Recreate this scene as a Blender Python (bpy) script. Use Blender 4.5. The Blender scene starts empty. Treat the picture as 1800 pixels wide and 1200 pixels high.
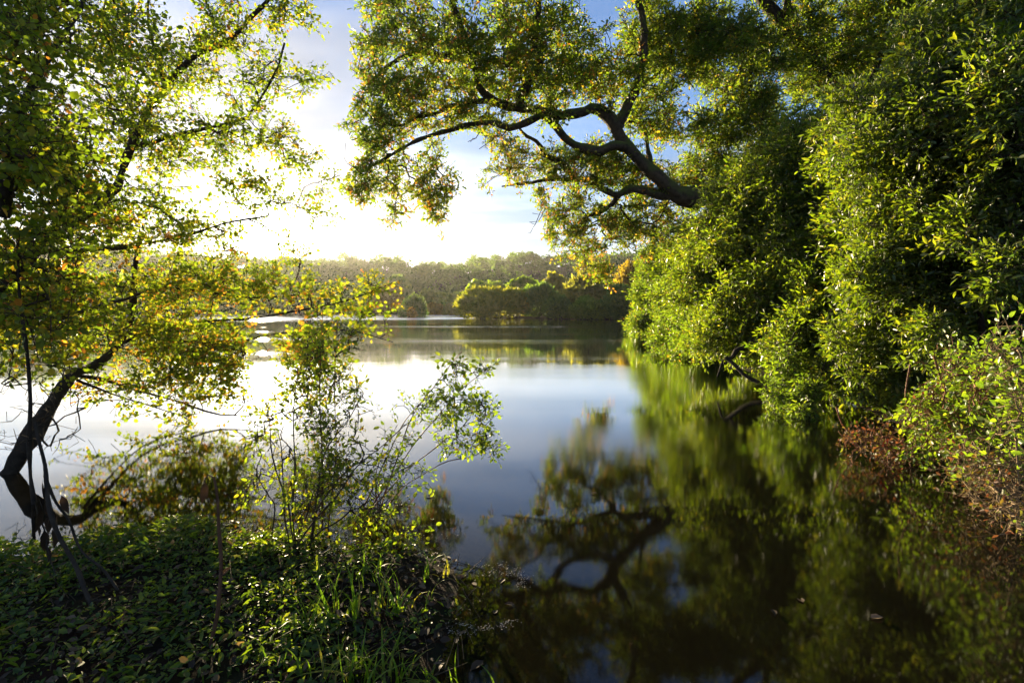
import bpy, math, random
import numpy as np
from mathutils import Matrix, Vector

# ------------------------------------------------------------------ camera, sky, sun, exposure
SC = bpy.context.scene
COL = SC.collection
CAM = np.array([0.0, 0.0, 1.0])
F = 900.0                                   # focal length in photo pixels (18 mm on 36 mm, 1800 px wide)
HORIZON = 545.0
PITCH = -math.atan((600 - HORIZON) / F)
SUN_AZ = math.radians(-26.0)                # left of the view axis
SUN_EL = math.radians(6.8)

cd = bpy.data.cameras.new('camera')
cd.lens = 18.0
cd.sensor_width = 36.0
cd.clip_start = 0.05
cd.clip_end = 5000.0
cam = bpy.data.objects.new('camera', cd)
cam.location = CAM
cam.rotation_euler = (math.pi / 2 + PITCH, 0, 0)
COL.objects.link(cam)
SC.camera = cam

SC.render.engine = 'CYCLES'
SC.cycles.use_denoising = True
SC.cycles.max_bounces = 8
SC.cycles.diffuse_bounces = 3
SC.cycles.glossy_bounces = 3
SC.cycles.transmission_bounces = 4
SC.cycles.transparent_max_bounces = 6
SC.cycles.volume_bounces = 0
SC.cycles.sample_clamp_indirect = 6.0
SC.view_settings.view_transform = 'Standard'
SC.view_settings.look = 'None'
SC.view_settings.gamma = 1.0
SC.view_settings.use_curve_mapping = False
SC.view_settings.exposure = 2.05

SUN_DIR = Vector((math.sin(SUN_AZ) * math.cos(SUN_EL), math.cos(SUN_AZ) * math.cos(SUN_EL), math.sin(SUN_EL)))


def build_world():
    w = bpy.data.worlds.new('World')
    SC.world = w
    w.use_nodes = True
    nt = w.node_tree
    nt.nodes.clear()
    N, L = nt.nodes.new, nt.links.new
    out = N('ShaderNodeOutputWorld')
    bg = N('ShaderNodeBackground')
    sky = N('ShaderNodeTexSky')
    sky.sky_type = 'NISHITA'
    sky.sun_disc = False
    sky.sun_elevation = SUN_EL
    sky.sun_rotation = SUN_AZ
    sky.altitude = 50
    sky.air_density = 1.0
    sky.dust_density = 0.3
    sky.ozone_density = 5.0
    tc = N('ShaderNodeTexCoord')
    sep = N('ShaderNodeSeparateXYZ')
    L(tc.outputs['Generated'], sep.inputs[0])

    def m(op, a, b=None, clamp=False):
        n = N('ShaderNodeMath')
        n.operation = op
        n.use_clamp = clamp
        for i, v in enumerate((a, b)):
            if v is None:
                continue
            if isinstance(v, (int, float)):
                n.inputs[i].default_value = v
            else:
                L(v, n.inputs[i])
        return n.outputs[0]
    # thin cloud sheet: directions projected on a high plane
    zz = m('ADD', m('MAXIMUM', sep.outputs[2], 0.0), 0.12)
    cx = m('DIVIDE', sep.outputs[0], zz)
    cy = m('DIVIDE', sep.outputs[1], zz)
    comb = N('ShaderNodeCombineXYZ')
    L(cx, comb.inputs[0])
    L(cy, comb.inputs[1])
    mp = N('ShaderNodeMapping')
    mp.inputs['Rotation'].default_value = (0, 0, math.radians(28))
    mp.inputs['Scale'].default_value = (0.55, 1.25, 1)
    mp.inputs['Location'].default_value = (0.35, 1.1, 0)
    L(comb.outputs[0], mp.inputs[0])
    nz = N('ShaderNodeTexNoise')
    nz.inputs['Scale'].default_value = 0.95
    nz.inputs['Detail'].default_value = 2.5
    nz.inputs['Roughness'].default_value = 0.4
    L(mp.outputs[0], nz.inputs['Vector'])
    ramp = N('ShaderNodeMapRange')
    ramp.interpolation_type = 'SMOOTHSTEP'
    ramp.inputs[1].default_value = 0.44
    ramp.inputs[2].default_value = 0.70
    L(nz.outputs['Fac'], ramp.inputs[0])
    # light scattered forward by the thin cloud around the sun
    dot = N('ShaderNodeVectorMath')
    dot.operation = 'DOT_PRODUCT'
    L(tc.outputs['Generated'], dot.inputs[0])
    dot.inputs[1].default_value = SUN_DIR
    d01 = m('MAXIMUM', dot.outputs['Value'], 0.0)
    wide = m('POWER', d01, 10.0)
    tight = m('POWER', d01, 500.0)
    low = m('POWER', 2.718, m('MULTIPLY', m('MAXIMUM', sep.outputs[2], 0.0), -3.6))
    glow = m('ADD', m('ADD', m('MULTIPLY', m('POWER', d01, 8.0), 1.5), m('MULTIPLY', tight, 34.0)), m('ADD', m('MULTIPLY', low, 1.7), 1.7))
    cloud = N('ShaderNodeVectorMath')
    cloud.operation = 'SCALE'
    cloud.inputs[0].default_value = (1.0, 0.95, 0.88)
    n3 = N('ShaderNodeTexNoise')
    n3.inputs['Scale'].default_value = 1.7
    n3.inputs['Detail'].default_value = 3
    L(mp.outputs[0], n3.inputs['Vector'])
    tone = N('ShaderNodeMapRange')
    tone.interpolation_type = 'SMOOTHSTEP'
    tone.inputs[1].default_value = 0.36
    tone.inputs[2].default_value = 0.64
    tone.inputs[3].default_value = 0.62
    tone.inputs[4].default_value = 1.25
    L(n3.outputs['Fac'], tone.inputs[0])
    glow = m('MULTIPLY', glow, tone.outputs[0])
    L(glow, cloud.inputs['Scale'])
    veil = m('MULTIPLY', wide, 0.85)
    # the sheet thickens towards the horizon, where the line of sight runs along it
    veil = m('MAXIMUM', veil, m('MULTIPLY', low, m('ADD', m('MULTIPLY', m('POWER', d01, 5.0), 0.65), 0.75)))
    fac = m('SUBTRACT', 1.0, m('MULTIPLY', m('SUBTRACT', 1.0, m('MULTIPLY', ramp.outputs[0], 0.7)), m('SUBTRACT', 1.0, veil, True)), True)
    mix = N('ShaderNodeMix')
    mix.data_type = 'RGBA'
    L(fac, mix.inputs['Factor'])
    hs = N('ShaderNodeHueSaturation')
    hs.inputs['Saturation'].default_value = 1.05
    L(sky.outputs[0], hs.inputs['Color'])
    L(hs.outputs[0], mix.inputs[6])
    L(cloud.outputs[0], mix.inputs[7])
    L(mix.outputs[2], bg.inputs['Color'])
    bg.inputs['Strength'].default_value = 0.08
    L(bg.outputs[0], out.inputs['Surface'])


build_world()

sd = bpy.data.lights.new('sun', 'SUN')
sd.energy = 5.0
sd.angle = math.radians(0.53)
sd.color = (1.0, 0.80, 0.50)
sun = bpy.data.objects.new('sun', sd)
sun.rotation_euler = SUN_DIR.to_track_quat('Z', 'Y').to_euler()
sun.location = (-20, 40, 30)
COL.objects.link(sun)

# ------------------------------------------------------------------ helpers
rng = np.random.default_rng(11)
FWD = np.array([0, math.cos(PITCH), math.sin(PITCH)])
UPV = np.array([0, -math.sin(PITCH), math.cos(PITCH)])


def at(px, py, d):
    """point of the place that lies d metres ahead, on the line of sight through a photo pixel"""
    px, py, d = (np.asarray(v, float) for v in (px, py, d))
    u = (px - 900) / F
    v = (600 - py) / F
    x = u
    y = FWD[1] + v * UPV[1]
    z = FWD[2] + v * UPV[2]
    k = d / y
    return np.stack([x * k + CAM[0], y * k + CAM[1], z * k + CAM[2]], -1)


def on_level(px, py, z=0.0):
    u = (px - 900) / F
    v = (600 - py) / F
    dz = FWD[2] + v * UPV[2]
    k = (z - CAM[2]) / dz
    return np.array([u * k, (FWD[1] + v * UPV[1]) * k, z])


def project(p):
    q = p - CAM
    f = q @ FWD
    f = np.where(f < 0.05, 0.05, f)
    return 900 + F * q[:, 0] / f, 600 - F * (q @ UPV) / f, q @ FWD


def unit(a):
    return a / np.maximum(np.linalg.norm(a, axis=-1, keepdims=True), 1e-9)


def rvec(n):
    return unit(rng.normal(size=(n, 3)))


def mesh_from(name, verts, loops, sizes, mat=None, smooth=False, tint=None):
    me = bpy.data.meshes.new(name)
    nv, nl, nf = len(verts), len(loops), len(sizes)
    me.vertices.add(nv)
    me.vertices.foreach_set('co', np.ascontiguousarray(verts, np.float32).ravel())
    me.loops.add(nl)
    me.loops.foreach_set('vertex_index', np.ascontiguousarray(loops, np.int32).ravel())
    me.polygons.add(nf)
    starts = np.concatenate([[0], np.cumsum(sizes)[:-1]]).astype(np.int32)
    me.polygons.foreach_set('loop_start', starts)
    me.polygons.foreach_set('loop_total', np.asarray(sizes, np.int32))
    if smooth:
        me.polygons.foreach_set('use_smooth', np.ones(nf, bool))
    if tint is not None:
        a = me.attributes.new('tint', 'FLOAT', 'FACE')
        a.data.foreach_set('value', np.ascontiguousarray(tint, np.float32))
    me.update(calc_edges=True)
    if mat:
        me.materials.append(mat)
    return me


def link(name, me, parent=None, loc=(0, 0, 0), kind=None):
    o = bpy.data.objects.new(name, me)
    COL.objects.link(o)
    o.location = loc
    if parent is not None:
        o.parent = parent
    if kind:
        o['kind'] = kind
    return o


def tag(o, label, cat, group=None):
    o['label'] = label
    o['category'] = cat
    if group:
        o['group'] = group
    return o


def empty(name, loc, label, cat, group=None):
    o = bpy.data.objects.new(name, None)
    o.empty_display_size = 0.2
    COL.objects.link(o)
    o.location = tuple(float(v) for v in loc)
    return tag(o, label, cat, group)


# leaf outlines: unit length along +Y, normal +Z, folded along the midrib
def leaf_shape(kind):
    if kind == 'lance':
        half = [(0.15, 0.30, 0.04), (0.145, 0.64, 0.04)]
    elif kind == 'ovate':
        half = [(0.25, 0.30, 0.06), (0.23, 0.66, 0.05)]
    elif kind == 'round':
        half = [(0.30, 0.33, 0.06), (0.32, 0.70, 0.05)]
    elif kind == 'blade':
        half = [(0.06, 0.25, 0.01), (0.05, 0.65, 0.01)]
    elif kind == 'clump':
        half = [(0.46, 0.52, 0.05)]
    elif kind == 'sliver':
        half = [(0.19, 0.48, 0.04)]
    elif kind == 'lobe':
        half = [(0.36, 0.62, 0.06)]
    elif kind == 'oak':
        half = [(0.09, 0.15, 0.02), (0.22, 0.36, 0.05), (0.15, 0.48, 0.02), (0.30, 0.70, 0.05), (0.18, 0.84, 0.0)]
    tipz = -0.10 if kind != 'clump' else 0.05
    v = [(0, 0, 0)] + [(x, y, z) for x, y, z in half] + [(0, 1, tipz)] + [(-x, y, z) for x, y, z in reversed(half)]
    n = len(half)
    f = [list(range(0, n + 2)), [0] + list(range(n + 1, 2 * n + 2))]
    return np.array(v, float), f


LEAF = {k: leaf_shape(k) for k in ('lance', 'ovate', 'round', 'blade', 'clump', 'oak', 'sliver', 'lobe')}


def frames(direction, normal):
    y = unit(direction)
    x = unit(np.cross(y, normal))
    z = np.cross(x, y)
    return np.stack([x, y, z], -1)            # columns


def leaves_mesh(name, kind, pos, R, size, tint, mat, origin=(0, 0, 0)):
    tv, tf = LEAF[kind]
    k = len(tv)
    n = len(pos)
    verts = np.einsum('nij,kj->nki', R, tv) * size[:, None, None] + (pos - np.asarray(origin))[:, None, :]
    fl = np.concatenate([np.array(f) for f in tf])
    loops = (fl[None, :] + (np.arange(n) * k)[:, None]).ravel()
    sizes = np.tile([len(f) for f in tf], n)
    return mesh_from(name, verts.reshape(-1, 3), loops, sizes, mat, False, np.repeat(tint, len(tf)))


_single = {}


def single_leaf_mesh(kind, mat, tint):
    key = (kind, mat.name, round(float(tint), 1))
    if key not in _single:
        tv, tf = LEAF[kind]
        _single[key] = mesh_from('leaf', tv, np.concatenate([np.array(f) for f in tf]), [len(f) for f in tf], mat, False,
                                 np.full(len(tf), key[2]))
    return _single[key]


def add_leaves(root, kind, pos, R, size, tint, mat, pick=300, minpx=7.0, foliage='foliage', rest_kind=None):
    """the leaves that show largest become parts of their own, the rest one foliage part"""
    L0 = np.array(root.location)
    px, py, f = project(pos)
    app = np.where((px > 0) & (px < 1800) & (py > 0) & (py < 1200) & (f > 0.1), F * size / np.maximum(f, 0.1), 0)
    order = np.argsort(-app)
    chosen = order[:pick]
    chosen = chosen[app[chosen] > minpx]
    rest = np.ones(len(pos), bool)
    rest[chosen] = False
    for i in chosen:
        o = bpy.data.objects.new('leaf', single_leaf_mesh(kind, mat, tint[i]))
        COL.objects.link(o)
        o.parent = root
        M = Matrix(np.vstack([np.hstack([R[i] * size[i], (pos[i] - L0)[:, None]]), [[0, 0, 0, 1]]]).tolist())
        o.matrix_basis = M
    if rest.any():
        me = leaves_mesh(foliage, rest_kind or kind, pos[rest], R[rest], size[rest], tint[rest], mat, L0)
        link(foliage, me, root, kind='stuff')


def tubes(pos, tan, rad, seg, sides):
    """rings at pos across tan, joined along seg (pairs of ring indices)"""
    n = len(pos)
    tan = unit(tan)
    r0_ = unit(np.array([[0.22, 0.95, 0.21]]))
    ref = np.where(np.abs(tan @ r0_.T) > 0.97, unit(np.array([[0.05, 0.75, 0.66]])), r0_)
    a = unit(np.cross(tan, ref))
    b = np.cross(tan, a)
    th = np.arange(sides) * 2 * math.pi / sides
    v = pos[:, None, :] + rad[:, None, None] * (np.cos(th)[None, :, None] * a[:, None, :] + np.sin(th)[None, :, None] * b[:, None, :])
    j = np.arange(sides)
    j2 = (j + 1) % sides
    A, B = seg[:, 0][:, None] * sides, seg[:, 1][:, None] * sides
    q = np.stack([A + j, A + j2, B + j2, B + j], -1).reshape(-1)
    return v.reshape(-1, 3), q, np.full(len(seg) * sides, 4)


def spline(pts, step):
    """Catmull-Rom through points (n,k)"""
    pts = np.asarray(pts, float)
    if len(pts) == 2:
        m = max(2, int(np.linalg.norm(pts[1, :3] - pts[0, :3]) / step) + 1)
        t = np.linspace(0, 1, m)[:, None]
        return pts[0] * (1 - t) + pts[1] * t
    P = np.vstack([2 * pts[0] - pts[1], pts, 2 * pts[-1] - pts[-2]])
    out = []
    for i in range(1, len(P) - 2):
        p0, p1, p2, p3 = P[i - 1:i + 3]
        m = max(1, int(np.linalg.norm(p2[:3] - p1[:3]) / step))
        t = (np.arange(m) / m)[:, None]
        out.append(0.5 * (2 * p1 + (p2 - p0) * t + (2 * p0 - 5 * p1 + 4 * p2 - p3) * t ** 2 + (3 * p1 - p0 - 3 * p2 + p3) * t ** 3))
    out.append(pts[-1:])
    return np.vstack(out)


class Plant:
    """wood of a plant: drawn limbs, then branches grown towards points of its crown"""

    def __init__(self, name, base, label, cat, group=None):
        self.root = empty(name, base, label, cat, group)
        self.base = np.array(base, float)
        self.pos = np.zeros((60000, 3))
        self.dir = np.zeros((60000, 3))
        self.par = np.full(60000, -1, int)
        self.rmin = np.zeros(60000)
        self.grown = np.zeros(60000, bool)
        self.n = 0

    def _add(self, p, d, par, r, grown):
        i = self.n
        self.pos[i], self.dir[i], self.par[i], self.rmin[i], self.grown[i] = p, d, par, r, grown
        self.n += 1
        return i

    def limb(self, pts, r0, r1, mat, name='limb', step=0.12, sides=10, join=True, wob=0.0, smooth_start=True):
        """pts: list of world points; a part of its own"""
        P = spline(pts, step)
        if wob:
            ph = rng.random(3) * 6
            s = np.linspace(0, 1, len(P))
            for k in range(3):
                P[:, k] += wob * np.sin(s * (9 + 4 * k) + ph[k]) * np.minimum(1, s * 5)
        T = np.gradient(P, axis=0)
        s = np.linspace(0, 1, len(P))
        R = r0 + (r1 - r0) * s ** 0.8
        R = R * (1 + 0.10 * np.sin(s * 37 + rng.random() * 6) * (rng.random(len(P)) * 0.6 + 0.4))
        par = -1
        if join and self.n:
            par = int(np.argmin(np.linalg.norm(self.pos[:self.n] - P[0], axis=1)))
        for p, t, r in zip(P, unit(T), R):
            par = self._add(p, t, par, r, False)
        seg = np.stack([np.arange(len(P) - 1), np.arange(1, len(P))], -1)
        Pt = np.vstack([P, P[-1] + unit(T)[-1] * R[-1]])
        Tt = np.vstack([T, T[-1]])
        Rt = np.append(R, R[-1] * 0.15)
        seg = np.vstack([seg, [[len(P) - 1, len(P)]]])
        v, q, s_ = tubes(Pt, Tt, Rt, seg, sides)
        # knotty, uneven bark outline
        d = v - np.repeat(Pt, sides, 0)
        v = v + d * (0.16 * np.sin(v[:, :1] * 9 + v[:, 2:] * 13) + 0.10 * np.sin(v[:, :1] * 23 + v[:, 2:] * 31) + 0.08 * np.sin(v[:, 1:2] * 47 + v[:, 2:] * 17))
        return link(name, mesh_from(name, v - self.base, q, s_, mat, True), self.root)

    def grow(self, targets, step=0.15, bend=0.35, sag=0.0, jit=0.12):
        T = np.asarray(targets, float)
        d0 = np.full(len(T), 1e9)
        P = self.pos[:self.n]
        for i in range(len(T)):
            d0[i] = np.min(np.linalg.norm(P - T[i], axis=1))
        for i in np.argsort(d0):
            t = T[i]
            dv = t - self.pos[:self.n]
            d = np.linalg.norm(dv, axis=1)
            cosang = np.einsum('ij,ij->i', dv, self.dir[:self.n]) / np.maximum(d, 1e-6)
            cost = d * (1.25 - 0.35 * cosang)
            j = int(np.argmin(cost))
            dist = d[j]
            if dist < step * 0.6:
                continue
            p0 = self.pos[j].copy()
            c = p0 + unit(self.dir[j] + unit(dv[j]) * 0.9 + rng.normal(size=3) * 0.2) * dist * bend
            n = max(2, int(round(dist / step)))
            par = j
            last = p0
            for k in range(1, n + 1):
                s = k / n
                p = (1 - s) ** 2 * p0 + 2 * s * (1 - s) * c + s * s * t
                p = p + rng.normal(size=3) * step * jit
                p[2] -= sag * s * s * dist
                if self.n >= 59990:
                    return
                par = self._add(p, unit(p - last), par, 0.0, True)
                last = p

    def finish(self, mat, tip=0.004, expo=2.3, rmax=1e9, sides=4, name='branches'):
        n = self.n
        r = np.zeros(n)
        acc = np.zeros(n)
        kids = np.zeros(n, int)
        for i in range(n - 1, -1, -1):
            r[i] = acc[i] ** (1 / expo) if kids[i] else tip
            if self.grown[i]:
                r[i] = min(r[i], rmax)
            p = self.par[i]
            if p >= 0:
                acc[p] += r[i] ** expo
                kids[p] += 1
        self.r = np.maximum(r, np.where(self.grown[:n], tip, 0))
        self.leafy = np.flatnonzero(self.grown[:n] & (self.r < tip * 2.6))
        g = np.flatnonzero(self.grown[:n])
        if len(g):
            par = self.par[g]
            # two rings for each piece: one at the parent node with this piece's radius, one at the node
            p0, p1 = self.pos[par], self.pos[g]
            d1 = self.dir[g]
            d0 = np.where(self.grown[par][:, None], self.dir[par], d1)
            r1 = self.r[g]
            r0 = np.where(self.grown[par], np.minimum(self.r[par], r1 * 1.35), r1 * 1.1)
            m = len(g)
            v, q, s_ = tubes(np.vstack([p0, p1]), np.vstack([d0, d1]), np.concatenate([r0, r1]),
                             np.stack([np.arange(m), np.arange(m) + m], -1), sides)
            link(name, mesh_from(name, v - self.base, q, s_, mat, True), self.root, kind='stuff')

    def shoots(self, count, length, per, kind, size, mat, wood, spread=0.8, up=0.15, flat=0.7, droop=0.0, tintf=None,
               pick=300, minpx=8.0, keep=None, out=0.9):
        """leafy sprays on the thin wood; the leaves of the nearest sprays are parts of their own"""
        src = self.leafy
        if len(src) == 0:
            return
        idx = src[rng.integers(0, len(src), count)]
        b = self.pos[idx] + rng.normal(size=(count, 3)) * 0.01
        d = unit(self.dir[idx] * 0.6 + rvec(count) * spread + np.array([0, 0, up - droop]))
        ln = length * rng.uniform(0.6, 1.25, count)
        R = frames(d, np.array([0, 0, 1.0]) + rng.normal(size=(count, 3)) * 0.35)
        tip = b + d * ln[:, None] * 0.6
        ti = np.clip(0.42 + rng.normal(0, 0.10, count), 0, 1)
        if tintf is not None:
            ti = tintf(tip, ti)
        if keep is not None:
            k = keep(tip)
            b, d, ln, R, tip, ti = b[k], d[k], ln[k], R[k], tip[k], ti[k]
        shift = ti - 0.42
        near = np.zeros(len(b), bool)
        T = spray_templates(kind, per, size / length, flat, droop, out, mat, wood)
        if pick:
            px, py, f = project(tip)
            app = np.where((px > 0) & (px < 1800) & (py > 0) & (py < 1200) & (f > 0.1), F * size / np.maximum(f, 0.1), 0)
            c = np.argsort(-app)[:int(pick / per) + 1]
            near[c[app[c] > minpx]] = True
        L0 = np.array(self.root.location)
        if near.any():
            n_ = np.flatnonzero(near)
            # the twigs of these sprays, and each of their leaves
            P, RR, SZ, TT = [], [], [], []
            tv, tr, td = [], [], []
            for q, k in enumerate(n_):
                t = T[q % len(T)]
                P.append(b[k] + (t['pos'] @ R[k].T) * ln[k])
                RR.append(R[k] @ t['R'])
                SZ.append(t['size'] * ln[k])
                TT.append(np.clip(t['tint'] + shift[k], 0, 1))
                tv.append(b[k] + (t['tw'] @ R[k].T) * ln[k])
                tr.append(t['twr'] * ln[k])
                td.append(t['twd'] @ R[k].T)
            tv, tr, td = np.vstack(tv), np.concatenate(tr), np.vstack(td)
            seg = np.stack([np.arange(0, len(tv), 2), np.arange(1, len(tv), 2)], -1)
            v, q_, s_ = tubes(tv, td, tr, seg, 4)
            link('twigs', mesh_from('twigs', v - self.base, q_, s_, wood, True), self.root, kind='stuff')
            add_leaves(self.root, kind, np.vstack(P), np.concatenate(RR), np.concatenate(SZ), np.concatenate(TT), mat, pick, 0.0)
        far = ~near
        if far.any():
            me = bpy.data.meshes.new('foliage')
            n = int(far.sum())
            me.vertices.add(n)
            me.vertices.foreach_set('co', (b[far] - L0).astype(np.float32).ravel())
            for nm, ty, val in (('turn', 'QUATERNION', quats(R[far])), ('grow', 'FLOAT', ln[far]), ('shift', 'FLOAT', shift[far])):
                a = me.attributes.new(nm, ty, 'POINT')
                a.data.foreach_set('value', np.ascontiguousarray(val, np.float32).ravel())
            me.materials.append(mat)
            o = link('foliage', me, self.root, kind='stuff')
            md = o.modifiers.new('sprays', 'NODES')
            md.node_group = spray_group(T)


def quats(R):
    m00, m01, m02, m10, m11, m12, m20, m21, m22 = [R[:, i, j] for i in range(3) for j in range(3)]
    w = np.sqrt(np.maximum(0, 1 + m00 + m11 + m22)) / 2
    x = np.copysign(np.sqrt(np.maximum(0, 1 + m00 - m11 - m22)) / 2, m21 - m12)
    y = np.copysign(np.sqrt(np.maximum(0, 1 - m00 + m11 - m22)) / 2, m02 - m20)
    z = np.copysign(np.sqrt(np.maximum(0, 1 - m00 - m11 + m22)) / 2, m10 - m01)
    return np.stack([w, x, y, z], -1)


_sprays, _groups = {}, {}


def spray_templates(kind, per, ratio, flat, droop, out, mat, wood):
    """a few leafy sprays, one unit long: a main shoot with two side shoots, leaves along each"""
    key = (kind, per, round(ratio, 3), flat, droop, mat.name, wood.name)
    if key in _sprays:
        return _sprays[key]
    res = []
    for v in range(6):
        shoots = [(np.zeros(3), np.array([0, 1.0, 0.0]), 1.0, max(2, int(round(per * 0.5))))]
        rem = per - shoots[0][3]
        for sd, f in ((1, 0.25), (-1, 0.42)):
            dd = unit(np.array([sd * rng.uniform(0.5, 0.9), 0.8, rng.normal() * 0.25]))
            shoots.append((np.array([0, f, 0]), dd, rng.uniform(0.42, 0.62), max(1, rem // 2)))
        P, D, NN, tw, twr, twd = [], [], [], [], [], []
        for o_, dd, l_, n in shoots:
            tw += [o_, o_ + dd * l_]
            twr += [ratio * 0.045, ratio * 0.015]
            twd += [dd, dd]
            fr = np.clip((np.arange(n) + 0.75) / n + rng.normal(size=n) * 0.05, 0.1, 1.0)
            side = unit(np.cross(dd, np.array([0, 0, 1.0])))
            oth = np.cross(dd, side)
            ang = np.arange(n) * 2.55 + rng.random() * 6.3
            rad = side * np.cos(ang)[:, None] + oth * (np.sin(ang) * 0.75)[:, None]
            P.append(o_ + dd * (fr * l_)[:, None])
            D.append(unit(dd * (0.3 + fr[:, None] * 0.8) + rad * out + rng.normal(size=(n, 3)) * 0.25 + np.array([0, 0, -droop])))
            NN.append(np.array([0, 0, 1.0]) * flat + rng.normal(size=(n, 3)) * 0.55)
        P, D, NN = np.vstack(P), np.vstack(D), np.vstack(NN)
        n = len(P)
        sz = ratio * rng.uniform(0.5, 1.15, n)
        ti = np.clip(rng.normal(0.42, 0.15, n), 0.02, 0.8)
        ti = np.where(rng.random(n) < 0.025, rng.uniform(0.88, 1.0, n), ti)
        Rl = frames(D, NN)
        tv, tf = LEAF[kind]
        kk = len(tv)
        vl = (np.einsum('nij,kj->nki', Rl, tv) * sz[:, None, None] + P[:, None, :]).reshape(-1, 3)
        fl = np.concatenate([np.array(f) for f in tf])
        ll = (fl[None, :] + (np.arange(n) * kk)[:, None]).ravel()
        sl = np.tile([len(f) for f in tf], n)
        tw, twr, twd = np.array(tw), np.array(twr), np.array(twd)
        seg = np.stack([np.arange(0, len(tw), 2), np.arange(1, len(tw), 2)], -1)
        vt, qt, st_ = tubes(tw, twd, twr, seg, 3)
        me = mesh_from('spray', np.vstack([vl, vt]), np.concatenate([ll, qt + len(vl)]), np.concatenate([sl, st_]), mat, False,
                       np.concatenate([np.repeat(ti, len(tf)), np.zeros(len(st_))]))
        me.materials.append(wood)
        me.polygons.foreach_set('material_index', np.concatenate([np.zeros(len(sl), np.int32), np.ones(len(st_), np.int32)]))
        res.append(dict(obj=bpy.data.objects.new('spray', me), pos=P, R=Rl, size=sz, tint=ti, tw=tw, twr=twr, twd=twd, key=key))
    _sprays[key] = res
    return res


def spray_group(T):
    key = T[0]['key']
    if key in _groups:
        return _groups[key]
    g = bpy.data.node_groups.new('sprays', 'GeometryNodeTree')
    g.interface.new_socket('Geometry', in_out='INPUT', socket_type='NodeSocketGeometry')
    g.interface.new_socket('Geometry', in_out='OUTPUT', socket_type='NodeSocketGeometry')
    N, L = g.nodes.new, g.links.new
    gi, go = N('NodeGroupInput'), N('NodeGroupOutput')
    jn = N('GeometryNodeJoinGeometry')
    for t in T:
        oi = N('GeometryNodeObjectInfo')
        oi.inputs['Object'].default_value = t['obj']
        ti_ = N('GeometryNodeGeometryToInstance')
        L(oi.outputs['Geometry'], ti_.inputs[0])
        L(ti_.outputs[0], jn.inputs[0])
    ip = N('GeometryNodeInstanceOnPoints')
    L(gi.outputs[0], ip.inputs['Points'])
    L(jn.outputs[0], ip.inputs['Instance'])
    ip.inputs['Pick Instance'].default_value = True
    rv = N('FunctionNodeRandomValue')
    rv.data_type = 'INT'
    rv.inputs['Min'].default_value = 0 if 'Min' in rv.inputs else 0
    for sck in rv.inputs:
        if sck.type == 'INT' and sck.name == 'Min':
            sck.default_value = 0
        if sck.type == 'INT' and sck.name == 'Max':
            sck.default_value = len(T) - 1
    ro = [o_ for o_ in rv.outputs if o_.type == 'INT'][0]
    L(ro, ip.inputs['Instance Index'])
    na = N('GeometryNodeInputNamedAttribute')
    na.data_type = 'QUATERNION'
    na.inputs['Name'].default_value = 'turn'
    L(na.outputs['Attribute'], ip.inputs['Rotation'])
    ns = N('GeometryNodeInputNamedAttribute')
    ns.data_type = 'FLOAT'
    ns.inputs['Name'].default_value = 'grow'
    L(ns.outputs['Attribute'], ip.inputs['Scale'])
    L(ip.outputs[0], go.inputs[0])
    _groups[key] = g
    return g


def ellipse_targets(ells, n, dj=1.0):
    """points in crown lobes: (px, py, rx, ry, depth, depth radius, weight)"""
    w = np.array([e[6] * e[2] * e[3] for e in ells], float)
    c = rng.choice(len(ells), n, p=w / w.sum())
    E = np.array([e[:6] for e in ells], float)[c]
    q = rvec(n) * (rng.random((n, 1)) ** (1 / 2.4))
    return at(E[:, 0] + q[:, 0] * E[:, 2], E[:, 1] + q[:, 1] * E[:, 3], E[:, 4] + q[:, 2] * E[:, 5] * dj)


# ------------------------------------------------------------------ materials
def new_mat(name):
    m = bpy.data.materials.new(name)
    m.use_nodes = True
    nt = m.node_tree
    nt.nodes.clear()
    return m, nt, nt.nodes.new, nt.links.new


def ramp_node(N, stops):
    r = N('ShaderNodeValToRGB')
    el = r.color_ramp.elements
    while len(el) < len(stops):
        el.new(0.5)
    for e, (p, c) in zip(el, stops):
        e.position = p
        e.color = (*c, 1)
    return r


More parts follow.
